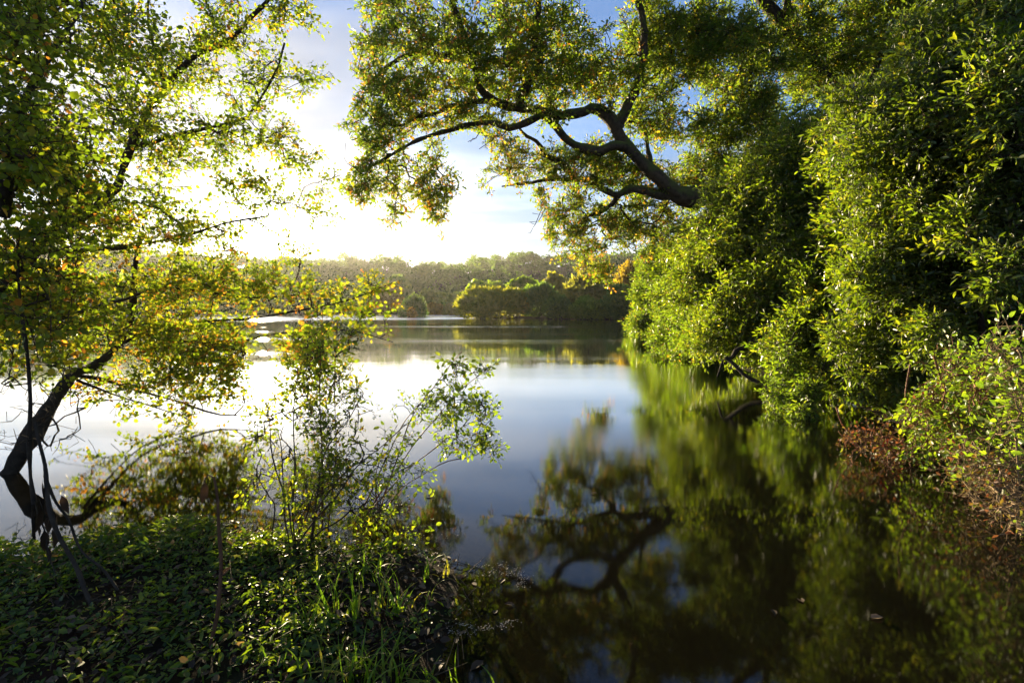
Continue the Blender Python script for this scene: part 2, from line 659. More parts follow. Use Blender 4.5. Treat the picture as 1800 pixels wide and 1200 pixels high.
def leaf_mat(name, stops, through, gloss=0.38, spec=0.5, mixf=0.45, sat=1.0):
    m, nt, N, L = new_mat(name)
    out = N('ShaderNodeOutputMaterial')
    at_ = N('ShaderNodeAttribute')
    at_.attribute_name = 'tint'
    r = ramp_node(N, stops)
    sh = N('ShaderNodeAttribute')
    sh.attribute_type = 'INSTANCER'
    sh.attribute_name = 'shift'
    sm = N('ShaderNodeMath')
    sm.operation = 'ADD'
    sm.use_clamp = True
    L(at_.outputs['Fac'], sm.inputs[0])
    L(sh.outputs['Fac'], sm.inputs[1])
    L(sm.outputs[0], r.inputs[0])
    r2 = ramp_node(N, through)
    L(sm.outputs[0], r2.inputs[0])
    nz = N('ShaderNodeTexNoise')
    nz.inputs['Scale'].default_value = 60
    geo = N('ShaderNodeNewGeometry')
    L(geo.outputs['Position'], nz.inputs['Vector'])
    mul = N('ShaderNodeMix')
    mul.data_type = 'RGBA'
    mul.blend_type = 'MULTIPLY'
    mul.inputs['Factor'].default_value = 0.5
    L(r.outputs[0], mul.inputs[6])
    L(nz.outputs['Color'], mul.inputs[7])
    p = N('ShaderNodeBsdfPrincipled')
    L(r.outputs[0], p.inputs['Base Color'])
    rr = N('ShaderNodeMapRange')
    rr.inputs[3].default_value = gloss - 0.08
    rr.inputs[4].default_value = gloss + 0.18
    L(nz.outputs['Fac'], rr.inputs[0])
    L(rr.outputs[0], p.inputs['Roughness'])
    p.inputs['Specular IOR Level'].default_value = spec
    t = N('ShaderNodeBsdfTranslucent')
    L(r2.outputs[0], t.inputs['Color'])
    mx = N('ShaderNodeMixShader')
    mx.inputs[0].default_value = mixf
    L(p.outputs[0], mx.inputs[1])
    L(t.outputs[0], mx.inputs[2])
    L(mx.outputs[0], out.inputs['Surface'])
    return m


def bark_mat(name, dark, light, moss=None, scale=9.0, rough=0.9):
    m, nt, N, L = new_mat(name)
    out = N('ShaderNodeOutputMaterial')
    geo = N('ShaderNodeNewGeometry')
    nz = N('ShaderNodeTexNoise')
    nz.inputs['Scale'].default_value = scale
    nz.inputs['Detail'].default_value = 8
    nz.inputs['Roughness'].default_value = 0.65
    L(geo.outputs['Position'], nz.inputs['Vector'])
    r = ramp_node(N, [(0.3, dark), (0.7, light)])
    L(nz.outputs['Fac'], r.inputs[0])
    col = r.outputs[0]
    if moss:
        n2 = N('ShaderNodeTexNoise')
        n2.inputs['Scale'].default_value = 3.5
        n2.inputs['Detail'].default_value = 5
        L(geo.outputs['Position'], n2.inputs['Vector'])
        sx = N('ShaderNodeSeparateXYZ')
        L(geo.outputs['Normal'], sx.inputs[0])
        ad = N('ShaderNodeMath')
        ad.operation = 'MULTIPLY_ADD'
        L(sx.outputs[2], ad.inputs[0])
        ad.inputs[1].default_value = 0.35
        L(n2.outputs['Fac'], ad.inputs[2])
        mr = N('ShaderNodeMapRange')
        mr.inputs[1].default_value = 0.5
        mr.inputs[2].default_value = 0.75
        L(ad.outputs[0], mr.inputs[0])
        mx = N('ShaderNodeMix')
        mx.data_type = 'RGBA'
        L(mr.outputs[0], mx.inputs['Factor'])
        L(col, mx.inputs[6])
        mx.inputs[7].default_value = (*moss, 1)
        col = mx.outputs[2]
    p = N('ShaderNodeBsdfPrincipled')
    L(col, p.inputs['Base Color'])
    p.inputs['Roughness'].default_value = rough
    p.inputs['Specular IOR Level'].default_value = 0.2
    bp = N('ShaderNodeBump')
    bp.inputs['Strength'].default_value = 0.8
    bp.inputs['Distance'].default_value = 0.02
    L(nz.outputs['Fac'], bp.inputs['Height'])
    L(bp.outputs[0], p.inputs['Normal'])
    L(p.outputs[0], out.inputs['Surface'])
    return m


M_WILLOW = leaf_mat('small_round_leaf', [(0.0, (0.030, 0.055, 0.012)), (0.5, (0.055, 0.095, 0.016)), (0.8, (0.12, 0.13, 0.018)), (0.92, (0.26, 0.17, 0.02)), (1.0, (0.22, 0.09, 0.02))],
                    [(0.0, (0.15, 0.26, 0.012)), (0.5, (0.30, 0.42, 0.012)), (0.8, (0.58, 0.49, 0.02)), (0.92, (0.85, 0.52, 0.03)), (1.0, (0.70, 0.30, 0.03))], 0.4, 0.45, 0.6)
M_OAK = leaf_mat('oak_leaf', [(0.0, (0.028, 0.055, 0.014)), (0.5, (0.050, 0.090, 0.018)), (0.8, (0.10, 0.11, 0.02)), (0.92, (0.20, 0.12, 0.025)), (1.0, (0.17, 0.075, 0.025))],
                 [(0.0, (0.18, 0.30, 0.012)), (0.5, (0.25, 0.37, 0.015)), (0.8, (0.52, 0.46, 0.02)), (0.92, (0.74, 0.44, 0.03)), (1.0, (0.60, 0.26, 0.03))], 0.42, 0.45, 0.6)
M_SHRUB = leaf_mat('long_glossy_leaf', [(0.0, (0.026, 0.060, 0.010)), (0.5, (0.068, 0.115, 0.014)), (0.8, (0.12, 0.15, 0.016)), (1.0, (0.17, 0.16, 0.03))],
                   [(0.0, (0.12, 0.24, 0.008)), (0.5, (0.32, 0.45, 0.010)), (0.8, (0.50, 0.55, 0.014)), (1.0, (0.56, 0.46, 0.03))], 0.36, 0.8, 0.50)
M_SHADED = leaf_mat('shaded_glossy_leaf', [(0.0, (0.020, 0.044, 0.009)), (0.5, (0.050, 0.088, 0.012)), (0.8, (0.095, 0.125, 0.015)), (1.0, (0.15, 0.14, 0.03))],  # long glossy leaf darkened, shade on the right bank put into its colour
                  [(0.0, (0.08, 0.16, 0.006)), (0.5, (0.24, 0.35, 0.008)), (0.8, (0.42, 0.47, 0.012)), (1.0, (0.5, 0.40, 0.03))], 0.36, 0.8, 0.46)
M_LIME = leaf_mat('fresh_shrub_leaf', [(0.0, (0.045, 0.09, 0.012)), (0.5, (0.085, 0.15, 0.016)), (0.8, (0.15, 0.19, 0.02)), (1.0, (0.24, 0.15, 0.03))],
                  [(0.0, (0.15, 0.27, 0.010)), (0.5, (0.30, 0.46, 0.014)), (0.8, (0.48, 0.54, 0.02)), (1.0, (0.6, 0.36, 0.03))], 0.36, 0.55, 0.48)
M_RUST = leaf_mat('rusty_bramble_leaf', [(0.0, (0.06, 0.10, 0.015)), (0.4, (0.09, 0.08, 0.02)), (0.7, (0.10, 0.05, 0.022)), (1.0, (0.12, 0.045, 0.02))],
                  [(0.0, (0.22, 0.32, 0.02)), (0.4, (0.26, 0.20, 0.02)), (0.7, (0.22, 0.10, 0.03)), (1.0, (0.26, 0.09, 0.03))], 0.45, 0.4, 0.4)
M_MAT = leaf_mat('ground_cover_leaf', [(0.0, (0.028, 0.060, 0.012)), (0.5, (0.062, 0.115, 0.017)), (0.85, (0.11, 0.15, 0.02)), (1.0, (0.17, 0.12, 0.05))],
                 [(0.0, (0.04, 0.10, 0.008)), (0.5, (0.28, 0.42, 0.010)), (0.85, (0.48, 0.56, 0.015)), (1.0, (0.40, 0.26, 0.06))], 0.42, 0.4, 0.42)
M_GRASS = leaf_mat('grass_blade', [(0.0, (0.05, 0.11, 0.012)), (0.6, (0.085, 0.16, 0.014)), (0.9, (0.17, 0.19, 0.03)), (1.0, (0.28, 0.18, 0.05))],
                   [(0.0, (0.16, 0.34, 0.012)), (0.6, (0.28, 0.48, 0.014)), (0.9, (0.48, 0.46, 0.03)), (1.0, (0.6, 0.36, 0.06))], 0.4, 0.4, 0.5)
M_DRY = leaf_mat('dry_leaf', [(0.0, (0.022, 0.016, 0.011)), (0.6, (0.05, 0.034, 0.022)), (1.0, (0.16, 0.11, 0.065))],
                 [(0.0, (0.03, 0.018, 0.01)), (0.6, (0.07, 0.04, 0.018)), (1.0, (0.2, 0.12, 0.06))], 0.6, 0.2, 0.15)
M_FOAM = leaf_mat('drift_fleck', [(0.0, (0.16, 0.12, 0.09)), (1.0, (0.42, 0.37, 0.31))], [(0.0, (0.1, 0.08, 0.05)), (1.0, (0.2, 0.16, 0.12))], 0.6, 0.2, 0.1)
M_RED = leaf_mat('red_dead_leaf', [(0.0, (0.30, 0.035, 0.012)), (1.0, (0.42, 0.07, 0.015))], [(0.0, (0.6, 0.06, 0.015)), (1.0, (0.7, 0.12, 0.02))], 0.5, 0.3, 0.4)


def far_mat(name, a, b, c):
    k = 4.5
    t = lambda q: (min(1, q[0] * k), min(1, q[1] * k), q[2] * 0.9)
    return leaf_mat(name, [(0.0, a), (0.5, b), (1.0, c)], [(0.0, t(a)), (0.5, t(b)), (1.0, t(c))], 0.55, 0.3, 0.5)


M_FGOLD = far_mat('golden_willow_leaf', (0.06, 0.075, 0.02), (0.11, 0.11, 0.026), (0.18, 0.16, 0.035))
M_FGREEN = far_mat('bright_willow_leaf', (0.042, 0.072, 0.018), (0.075, 0.115, 0.024), (0.12, 0.155, 0.03))
M_FDARK = far_mat('blue_green_leaf', (0.034, 0.062, 0.030), (0.060, 0.10, 0.040), (0.10, 0.14, 0.042))
M_FPALE = far_mat('pale_willow_leaf', (0.07, 0.075, 0.035), (0.12, 0.12, 0.05), (0.20, 0.17, 0.07))
M_FRUST = far_mat('rusty_willow_leaf', (0.075, 0.06, 0.018), (0.14, 0.10, 0.025), (0.20, 0.14, 0.035))
M_FWOOD = far_mat('hill_wood_leaf', (0.026, 0.050, 0.018), (0.040, 0.072, 0.022), (0.065, 0.10, 0.026))

B_OAK = bark_mat('oak_bark', (0.016, 0.012, 0.008), (0.085, 0.062, 0.040), (0.060, 0.080, 0.014), 14)
B_DARK = bark_mat('dark_bark', (0.014, 0.011, 0.009), (0.055, 0.042, 0.030), None, 14)
B_TWIG = bark_mat('twig_bark', (0.035, 0.024, 0.015), (0.09, 0.062, 0.035), None, 30)
B_RED = bark_mat('red_stem', (0.12, 0.045, 0.022), (0.24, 0.11, 0.05), None, 30, 0.6)
B_STRAW = bark_mat('straw_stem', (0.14, 0.09, 0.045), (0.30, 0.21, 0.11), None, 30, 0.7)
B_STALK = bark_mat('brown_stalk', (0.07, 0.032, 0.016), (0.15, 0.075, 0.04), None, 40, 0.6)


def ground_mat():
    m, nt, N, L = new_mat('ground_soil')
    out = N('ShaderNodeOutputMaterial')
    geo = N('ShaderNodeNewGeometry')
    n1 = N('ShaderNodeTexNoise')
    n1.inputs['Scale'].default_value = 3
    n1.inputs['Detail'].default_value = 9
    n1.inputs['Roughness'].default_value = 0.7
    L(geo.outputs['Position'], n1.inputs['Vector'])
    r = ramp_node(N, [(0.28, (0.010, 0.008, 0.004)), (0.5, (0.026, 0.018, 0.009)), (0.72, (0.042, 0.034, 0.015))])
    L(n1.outputs['Fac'], r.inputs[0])
    vo = N('ShaderNodeTexVoronoi')
    vo.inputs['Scale'].default_value = 22
    L(geo.outputs['Position'], vo.inputs['Vector'])
    mx = N('ShaderNodeMix')
    mx.data_type = 'RGBA'
    mx.blend_type = 'MULTIPLY'
    mx.inputs['Factor'].default_value = 0.45
    L(r.outputs[0], mx.inputs[6])
    L(vo.outputs['Color'], mx.inputs[7])
    p = N('ShaderNodeBsdfPrincipled')
    L(mx.outputs[2], p.inputs['Base Color'])
    p.inputs['Roughness'].default_value = 0.95
    p.inputs['Specular IOR Level'].default_value = 0.08
    bp = N('ShaderNodeBump')
    bp.inputs['Strength'].default_value = 0.7
    bp.inputs['Distance'].default_value = 0.05
    L(n1.outputs['Fac'], bp.inputs['Height'])
    L(bp.outputs[0], p.inputs['Normal'])
    L(p.outputs[0], out.inputs['Surface'])
    return m


def water_mat():
    m, nt, N, L = new_mat('lake_water')
    out = N('ShaderNodeOutputMaterial')
    geo = N('ShaderNodeNewGeometry')
    mp = N('ShaderNodeMapping')
    mp.inputs['Scale'].default_value = (0.35, 1.0, 1)
    L(geo.outputs['Position'], mp.inputs[0])
    n1 = N('ShaderNodeTexNoise')
    n1.inputs['Scale'].default_value = 1.6
    n1.inputs['Detail'].default_value = 3
    L(mp.outputs[0], n1.inputs['Vector'])
    bp = N('ShaderNodeBump')
    bp.inputs['Strength'].default_value = 0.2
    bp.inputs['Distance'].default_value = 0.008
    L(n1.outputs['Fac'], bp.inputs['Height'])
    # breeze: wide streaks of rougher water
    mp2 = N('ShaderNodeMapping')
    mp2.inputs['Scale'].default_value = (0.03, 0.22, 1)
    mp2.inputs['Rotation'].default_value = (0, 0, math.radians(4))
    L(geo.outputs['Position'], mp2.inputs[0])
    n2 = N('ShaderNodeTexNoise')
    n2.inputs['Scale'].default_value = 1.0
    n2.inputs['Detail'].default_value = 4
    L(mp2.outputs[0], n2.inputs['Vector'])
    mr = N('ShaderNodeMapRange')
    mr.inputs[1].default_value = 0.42
    mr.inputs[2].default_value = 0.68
    mr.inputs[3].default_value = 0.045
    mr.inputs[4].default_value = 0.20
    L(n2.outputs['Fac'], mr.inputs[0])
    # the open far water is ruffled by the wind
    sy = N('ShaderNodeSeparateXYZ')
    L(geo.outputs['Position'], sy.inputs[0])
    fw = N('ShaderNodeMapRange')
    fw.inputs[1].default_value = 42
    fw.inputs[2].default_value = 62
    fw.inputs[3].default_value = 0.0
    fw.inputs[4].default_value = 0.30
    L(sy.outputs[1], fw.inputs[0])
    fm = N('ShaderNodeMath')
    fm.operation = 'MULTIPLY'
    L(fw.outputs[0], fm.inputs[0])
    L(n2.outputs['Fac'], fm.inputs[1])
    rg = N('ShaderNodeMath')
    rg.operation = 'ADD'
    L(mr.outputs[0], rg.inputs[0])
    L(fm.outputs[0], rg.inputs[1])
    gl = N('ShaderNodeBsdfGlossy')
    gl.distribution = 'BECKMANN'
    gl.inputs['Color'].default_value = (0.97, 0.985, 1.0, 1)
    L(rg.outputs[0], gl.inputs['Roughness'])
    L(bp.outputs[0], gl.inputs['Normal'])
    tr = N('ShaderNodeBsdfTransparent')
    tr.inputs['Color'].default_value = (0.30, 0.21, 0.09, 1)
    df = N('ShaderNodeBsdfDiffuse')
    df.inputs['Color'].default_value = (0.020, 0.017, 0.008, 1)
    m1 = N('ShaderNodeMixShader')
    m1.inputs[0].default_value = 0.35
    L(tr.outputs[0], m1.inputs[1])
    L(df.outputs[0], m1.inputs[2])
    fr = N('ShaderNodeFresnel')
    fr.inputs['IOR'].default_value = 1.33
    f1 = N('ShaderNodeMath')
    f1.operation = 'SUBTRACT'
    f1.inputs[0].default_value = 1.0
    L(fr.outputs[0], f1.inputs[1])
    f2 = N('ShaderNodeMath')
    f2.operation = 'POWER'
    L(f1.outputs[0], f2.inputs[0])
    f4 = N('ShaderNodeMath')
    f4.operation = 'MULTIPLY_ADD'
    L(fr.outputs[0], f4.inputs[0])
    f4.inputs[1].default_value = 4.5
    f4.inputs[2].default_value = 1.0
    L(f4.outputs[0], f2.inputs[1])
    f3 = N('ShaderNodeMath')
    f3.operation = 'SUBTRACT'
    f3.inputs[0].default_value = 1.0
    L(f2.outputs[0], f3.inputs[1])
    m2 = N('ShaderNodeMixShader')
    L(f3.outputs[0], m2.inputs[0])
    L(m1.outputs[0], m2.inputs[1])
    L(gl.outputs[0], m2.inputs[2])
    L(m2.outputs[0], out.inputs['Surface'])
    return m


# ------------------------------------------------------------------ ground, water, haze
SHORE_L = np.array([on_level(*p)[:2] for p in [(-260, 985), (0, 972), (120, 955), (220, 940), (350, 915), (480, 930), (600, 962), (700, 958), (780, 980), (805, 1040), (795, 1120), (775, 1200)]]
                   + [(-0.10, 0.9), (0.35, 0.3), (0.9, -0.6), (1.6, -2.0), (2.0, -6), (-40, -6), (-14, -2), (-9, 0.5), (-5.0, 1.6)])


def poly_sd(P, poly):
    """signed distance, positive inside"""
    a = poly
    b = np.roll(poly, -1, 0)
    d = np.full(len(P), 1e9)
    inside = np.zeros(len(P), bool)
    for p, q in zip(a, b):
        e = q - p
        t = np.clip(((P - p) @ e) / (e @ e), 0, 1)
        d = np.minimum(d, np.linalg.norm(P - p - t[:, None] * e, axis=1))
        c = ((p[1] > P[:, 1]) != (q[1] > P[:, 1])) & (P[:, 0] < (q[0] - p[0]) * (P[:, 1] - p[1]) / (q[1] - p[1] + 1e-12) + p[0])
        inside ^= c
    return np.where(inside, d, -d)


RB_Y = np.array([-8, 0, 1.2, 2.2, 3.5, 5.8, 9.5, 16, 24, 34, 60])
RB_X = np.array([3.4, 2.6, 2.35, 2.35, 3.1, 3.75, 3.9, 4.8, 5.5, 9.0, 22])
FS_X = np.array([-900, -160, -90, -45, -14, -9.5, -5.5, -4.5, 0, 14, 40, 900])
FS_Y = np.array([40, 60, 105, 118, 116, 105, 70, 60, 57, 52, 46, 40])


def vnoise(x, y, s, seed=0):
    r = np.random.default_rng(seed)
    out = np.zeros_like(x)
    for k in range(7):
        a = r.random() * 6.28
        f = s * (0.6 + 1.3 * r.random())
        out += np.sin((x * math.cos(a) + y * math.sin(a)) * f + r.random() * 6.28)
    return out / 7


def ground_h(x, y):
    P = np.stack([x, y], -1)
    near = (np.abs(x) < 60) & (np.abs(y) < 60)
    z = np.full(len(x), -1.6)
    # near left bank
    sd = np.full(len(x), -50.0)
    sd[near] = poly_sd(P[near], SHORE_L)
    zl = np.where(sd > 0, np.minimum(0.03, 0.0 + sd * 0.03), np.maximum(-1.4, sd * 0.28))
    # right bank
    sr = x - np.interp(y, RB_Y, RB_X)
    zr = np.where(sr > 0, np.minimum(0.9, sr * 0.14), np.maximum(-1.5, sr * 0.22))
    # far shore and hills
    ys = np.interp(x, FS_X, FS_Y)
    sf = y - ys
    zf = np.where(sf > 0, np.minimum(1.2, sf * 0.08), np.maximum(-1.6, sf * 0.1))
    z = np.maximum(np.maximum(zl, zr), np.maximum(zf, -1.6))
    r = np.hypot(x, y)
    az = np.degrees(np.arctan2(x, np.maximum(y, 1e-3)))
    crest = np.interp(az, [-90, -40, -28, -22, -14, -8, -3, 2, 8, 14, 22, 40, 90], [24, 22, 21, 21.5, 23.0, 19.5, 24, 27.5, 25.5, 28, 30, 30, 26])
    crest = crest + 4.0 + 1.6 * np.sin(az * 1.3) + 0.9 * np.sin(az * 3.1 + 1)
    t = np.clip((r - 150) / 230, 0, 1)
    hill = crest * (t * t * (3 - 2 * t)) * np.clip((y + 30) / 90, 0, 1)
    z = np.where(hill > 0.05, np.maximum(z, 0) + hill, z)
    z = z + 0.02 * vnoise(x, y, 3.0, 3) * (np.abs(z) < 3) * (z < 0.5) * 0.6
    return z


def build_ground():
    xs = np.unique(np.concatenate([np.linspace(-850, -60, 50), np.linspace(-60, -6, 40), np.linspace(-6, 8, 81), np.linspace(8, 60, 50), np.linspace(60, 850, 50)]))
    ys = np.unique(np.concatenate([np.linspace(-850, -8, 14), np.linspace(-8, 8, 81), np.linspace(8, 60, 50), np.linspace(60, 850, 80)]))
    X, Y = np.meshgrid(xs, ys)
    Z = ground_h(X.ravel(), Y.ravel())
    nx, ny = len(xs), len(ys)
    i = (np.arange(ny - 1)[:, None] * nx + np.arange(nx - 1)[None, :]).ravel()
    q = np.stack([i, i + 1, i + nx + 1, i + nx], -1)
    o = link('ground', mesh_from('ground', np.stack([X.ravel(), Y.ravel(), Z], -1), q.ravel(), np.full(len(q), 4), ground_mat(), True))
    o['kind'] = 'structure'
    xw = np.array([-845.0, -60, 0, 60, 845])
    yw = np.array([-845.0, -40, 0, 60, 140, 845])
    X, Y = np.meshgrid(xw, yw)
    nx, ny = len(xw), len(yw)
    i = (np.arange(ny - 1)[:, None] * nx + np.arange(nx - 1)[None, :]).ravel()
    q = np.stack([i, i + 1, i + nx + 1, i + nx], -1)
    o = link('lake_water', mesh_from('lake_water', np.stack([X.ravel(), Y.ravel(), X.ravel() * 0], -1), q.ravel(), np.full(len(q), 4), water_mat(), False))
    o['kind'] = 'structure'


build_ground()


def build_haze():
    m, nt, N, L = new_mat('haze_air')
    out = N('ShaderNodeOutputMaterial')
    v = N('ShaderNodeVolumePrincipled')
    v.inputs['Color'].default_value = (1.0, 0.97, 0.92, 1)
    v.inputs['Density'].default_value = 0.00014
    v.inputs['Anisotropy'].default_value = 0.62
    L(v.outputs[0], out.inputs['Volume'])
    a, z0, z1 = 880.0, -2.8, 58.0
    vs = np.array([(x, y, z) for z in (z0, z1) for y in (-a, a) for x in (-a, a)])
    q = [0, 2, 3, 1, 4, 5, 7, 6, 0, 1, 5, 4, 2, 6, 7, 3, 0, 4, 6, 2, 1, 3, 7, 5]
    link('haze', mesh_from('haze', vs, q, [4] * 6, m), kind='stuff')


build_haze()


# ------------------------------------------------------------------ far wood on the hills
def crown_points(n, c, rx, ry, rz, shell=0.55, bottom=-0.5):
    q = rvec(n)
    q[:, 2] = np.where(q[:, 2] < bottom, -q[:, 2], q[:, 2])
    rr = shell + (1 - shell) * rng.random(n) ** 0.6
    bump = 1 + 0.16 * np.sin(q[:, 0] * 5 + c[0]) * np.sin(q[:, 1] * 5 + c[1] * 2) + 0.10 * np.sin(q[:, 2] * 9 + c[0] * 3 + q[:, 0] * 7)
    return np.asarray(c) + q * (rr * bump)[:, None] * np.array([rx, ry, rz]), q


def build_hill_wood():
    pos, R, size, tint = [], [], [], []
    n = 1150
    az = np.radians(rng.uniform(-50, 34, n))
    r = 150 + 240 * rng.random(n) ** 0.55
    X, Y = r * np.sin(az), r * np.cos(az)
    Z = ground_h(X, Y)
    for x, y, z in zip(X, Y, Z):
        h = rng.uniform(5, 8.5)
        w = h * rng.uniform(0.32, 0.55)
        m = 130
        c = (x, y, z + h * 0.62)
        lob = rng.integers(2, 5)
        for k in range(lob):
            cc = np.array(c) + rng.normal(size=3) * np.array([w * 0.5, w * 0.5, h * 0.16])
            p, q = crown_points(m // lob, cc, w * 0.7, w * 0.7, h * 0.32)
            pos.append(p)
            R.append(frames(unit(rng.normal(size=p.shape) + np.array([0, 0, 0.4])), unit(np.array([0, 0, 0.5]) + q + rng.normal(size=p.shape) * 0.35)))
            size.append(rng.uniform(0.7, 1.5, len(p)))
            tint.append(np.clip(rng.normal(0.4, 0.10, len(p)) + rng.normal(0, 0.16), 0, 1))
    me = leaves_mesh('hillside_wood', 'clump', np.vstack(pos), np.vstack(R), np.concatenate(size), np.concatenate(tint), M_FWOOD)
    o = link('hillside_wood', me, kind='stuff')
    o['label'] = 'dark hazy wood covering the low hills beyond the lake'
    o['category'] = 'wood'


build_hill_wood()


def ridge_tree(px, top, d, label):
    """tall umbrella-crowned tree standing out of the wood on the crest"""
    g = at(px, 500, d)
    gz = float(ground_h(np.array([g[0]]), np.array([g[1]]))[0])
    tz = at(px, top, d)[2]
    h = tz - gz
    t = Plant('ridge_tree', (g[0], g[1], gz), label, 'tree', 'tall trees on the crest of the hill')
    b = np.array([g[0], g[1], gz])
    t.limb([b, b + [0.3, 0, h * 0.5], b + [0.0, 0, h * 0.85]], 0.35, 0.12, B_DARK, 'trunk', 1.5, 6)
    P, Rr, S, T = [], [], [], []
    for k in range(6):
        cc = b + np.array([rng.normal() * h * 0.16, rng.normal() * h * 0.14, h * rng.uniform(0.62, 0.93)])
        p, q = crown_points(110, cc, h * 0.13, h * 0.13, h * 0.08)
        P.append(p)
        Rr.append(frames(unit(rng.normal(size=p.shape) + np.array([0, 0, 0.4])), unit(np.array([0, 0, 0.5]) + q + rng.normal(size=p.shape) * 0.35)))
        S.append(rng.uniform(0.5, 1.1, len(p)))
        T.append(np.clip(rng.normal(0.35, 0.2, len(p)), 0, 1))
    me = leaves_mesh('crown', 'clump', np.vstack(P), np.vstack(Rr), np.concatenate(S), np.concatenate(T), M_FWOOD, b)
    link('crown', me, t.root)


for px, top, d, lab in [(618, 464, 372, 'small round-topped tree on the leftmost rise of the hill'),
                        (735, 470, 372, 'thin tree poking up where the ridge dips lowest'),
                        (845, 452, 372, 'left one of the two tall trees on the middle summit'),
                        (872, 449, 376, 'broad umbrella-crowned tree on the middle summit of the hill'),
                        (940, 455, 372, 'flat-topped tree on the ridge right of the middle summit'),
                        (1112, 446, 340, 'dark tree cluster on the ridge above the rusty willows')]:
    ridge_tree(px, top, d, lab)


# ------------------------------------------------------------------ willows along the far shore
def far_bush(px0, px1, top, base, d, mat, label, n=5000, shape='lance', leaf=0.55, lobes=6, upright=0.8, name='willow_bush', cat='bush', group='bushes along the far shore'):
    gx = at((px0 + px1) / 2, base, d)
    b = np.array([gx[0], gx[1], max(-0.15, float(ground_h(np.array([gx[0]]), np.array([gx[1]]))[0]))])
    h = at(0, top, d)[2] - b[2]
    w = (px1 - px0) / F * d / 2
    pl = Plant(name, b, label, cat, group)
    for k in range(5):
        a = rng.uniform(0, 6.28)
        e = b + np.array([math.cos(a) * w * 0.55, math.sin(a) * w * 0.45, h * rng.uniform(0.5, 0.8)])
        pl.limb([b + rng.normal(size=3) * [0.25, 0.25, 0.0], (b + e) / 2 + [0, 0, h * 0.12], e], 0.09, 0.03, B_DARK, 'stem', 0.8, 5)
    P, Q, T = [], [], []
    # a low skirt that reaches the water, then lobes above
    ctr = [(0, 0, 0.30, 0.92, 0.46)] + [(q_, rng.uniform(-0.4, 0.4), 0.66 - 0.75 * q_ * q_ - rng.uniform(0, 0.16), rng.uniform(0.32, 0.52), rng.uniform(0.26, 0.34)) for q_ in rng.uniform(-0.62, 0.62, lobes)]
    for i, (cx, cy, cz, rw, rh) in enumerate(ctr):
        m = n // 3 if i == 0 else int(n * 0.67 / lobes)
        p, q = crown_points(m, b + np.array([cx * w, cy * w, cz * h]), rw * w, rw * w * 0.85, rh * h, 0.62, -0.85)
        P.append(p)
        Q.append(q)
        T.append(np.clip(rng.normal(0.42, 0.2, m) + rng.normal(0, 0.1), 0, 1))
    P, Q, T = np.vstack(P), np.vstack(Q), np.concatenate(T)
    k = P[:, 2] > -0.05
    P, Q, T = P[k], Q[k], T[k]
    D = unit((0.45 if shape == 'sliver' else 0.0) * Q + np.array([0, 0, upright]) + rng.normal(size=P.shape) * 0.6)
    me = leaves_mesh('crown', shape, P, frames(D, unit(Q + rng.normal(size=P.shape) * 0.4)), leaf * rng.uniform(0.5, 1.2, len(P)), T, mat, b)
    link('crown', me, pl.root)
    return pl


